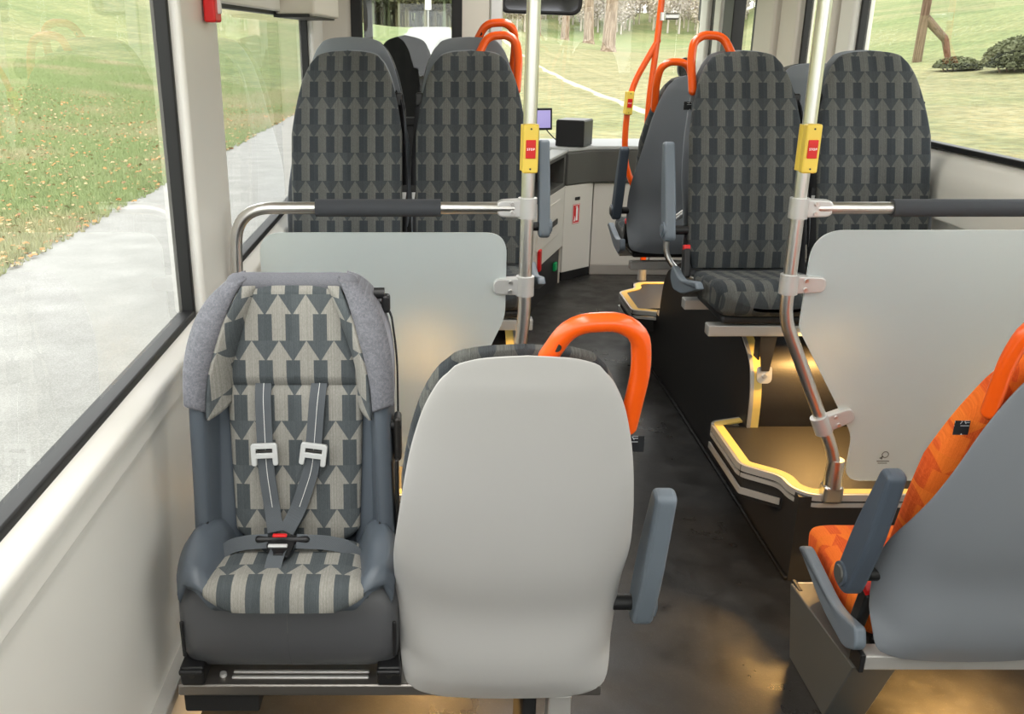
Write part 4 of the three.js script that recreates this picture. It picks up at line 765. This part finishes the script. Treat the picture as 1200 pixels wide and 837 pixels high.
{ // tree with a slanting branch, and two dark bushes, beyond the wide window
  const x = 29, z = -59, t = thing('leaning_tree', 'brown trunk with one slanting branch beyond the wide window', 'tree', [x, groundY(x, z) - 0.1, z]);
  M.darkBark = M.bark.clone(); M.darkBark.color.setRGB(0.5, 0.42, 0.38);
  mesh('trunk', limb(new THREE.Vector3(0, -0.5, 0), new THREE.Vector3(0.1, 7, 0), 0.28, 0.22, 12), M.darkBark, t);
  mesh('branch', join(limb(new THREE.Vector3(0.15, 2.6, 0), new THREE.Vector3(1.5, 1.4, 0), 0.26, 0.22, 10), limb(new THREE.Vector3(1.5, 1.4, 0), new THREE.Vector3(1.95, -0.1, 0.1), 0.22, 0.16, 10)), M.darkBark, t);
  const leafM = std({ color: sRGB(96, 100, 74), roughness: 1 });
  const bush = (label, bx, bz, rx, ry, n) => {
    const b = thing('dark_bush', label, 'bush', [bx, groundY(bx, bz), bz]); const gs = [];
    for (let i = 0; i < n; i++) { const a = rnd() * 6.28, e = Math.acos(rnd()), r = Math.pow(rnd(), 0.25), p = [Math.sin(e) * Math.cos(a) * rx * r, 0.12 + Math.cos(e) * ry * r, Math.sin(e) * Math.sin(a) * rx * r]; const g = new THREE.PlaneGeometry(0.14, 0.1); g.rotateX(rnd() * 3).rotateY(rnd() * 6).translate(...p); gs.push(g); }
    mesh('foliage', mergeGeometries(gs), leafM, b);
    const st = []; for (let i = 0; i < 7; i++) { const px = (i - 3) / 3.2 * rx; st.push(limb(new THREE.Vector3(px * 0.6, -0.1, 0), new THREE.Vector3(px * 0.85, ry * 0.5, rr(-0.2, 0.2)), 0.04, 0.03, 6)); } mesh('stems', join(st), M.bark, b);
  };
  bush('low dark bush under the slanting branch', 27.0, -50.5, 1.15, 0.55, 2500);
  bush('tall dark rounded bush beside the low one', 28.3, -47, 1.9, 1.5, 5000);
}
{ // woods far ahead: countless trunks and crowns
  const crown = (() => { const gs = []; for (let i = 0; i < 520; i++) { const a = hash(i, 1) * 6.28, y = 3 + 9 * hash(i, 2), r = 2.4 * Math.sqrt(hash(i, 3)) * (1 - Math.abs(y - 7) / 8); gs.push(new THREE.PlaneGeometry(0.42, 0.36).rotateX(hash(i, 4) * 3).rotateY(hash(i, 5) * 6).translate(Math.cos(a) * r, y, Math.sin(a) * r)); } gs.push(clean(limb(new THREE.Vector3(0, -1, 0), new THREE.Vector3(0, 9, 0), 0.28, 0.12, 6))); return mergeGeometries(gs.map((g) => clean(g))); })();
  const N = 900, im = new THREE.InstancedMesh(crown, std({ color: 0xffffff, roughness: 1 }), N), m = new THREE.Matrix4(), q = new THREE.Quaternion(), c = new THREE.Color();
  for (let i = 0; i < N; i++) {
    const left = i < 380; const x = left ? rr(-75, 5) : rr(10, 260), z = left ? rr(-215, -275) : rr(-262, -320), s = left ? rr(0.9, 1.6) : rr(0.7, 1.2);
    m.compose(new THREE.Vector3(x, groundY(x, z), z), q.setFromAxisAngle(new THREE.Vector3(0, 1, 0), rnd() * 6), new THREE.Vector3(s, s * rr(0.8, 1.3), s)); im.setMatrixAt(i, m);
    const k = rnd(); if (left) c.setRGB(0.09 + 0.12 * k, 0.12 + 0.06 * k, 0.06 + 0.03 * k); else c.setRGB(0.56 + 0.1 * k, 0.51 + 0.07 * k, 0.48); im.setColorAt(i, c);
  }
  im.name = 'forest'; im.castShadow = im.receiveShadow = true; scene.add(im); tag(im, 'woods of bare and green trees at the far edge of the meadow', 'forest', null, 'stuff');
  const sg = thing('road_sign', 'small white sign on a post beside the far lane', 'sign', [-1.6, groundY(-1.6, -140), -140]);
  mesh('post', cyl(0.08, 0.08, 3, 8).translate(0, 1.5, 0), M.aluMatte, sg); mesh('board', box(0.9, 1.6, 0.06, 0, 3.2, 0.1, 0.02), M.thread, sg);
  for (const [x, z, h, l] of [[-6.2, -90, 9, 'tall white post on the grass before the woods'], [2.1, -160, 9, 'tall white post at the end of the lane']]) { const p = thing('lamp_post', l, 'post', [x, groundY(x, z), z]); mesh('mast', cyl(0.06, 0.1, h, 10).translate(0, h / 2, 0), M.aluMatte, p); mesh('arm', pipe([[0, h, 0], [0.5, h + 0.4, 0], [1.2, h + 0.45, 0]], 0.05, 0.3, 8), M.aluMatte, p); }
}

renderer.render(scene, camera);
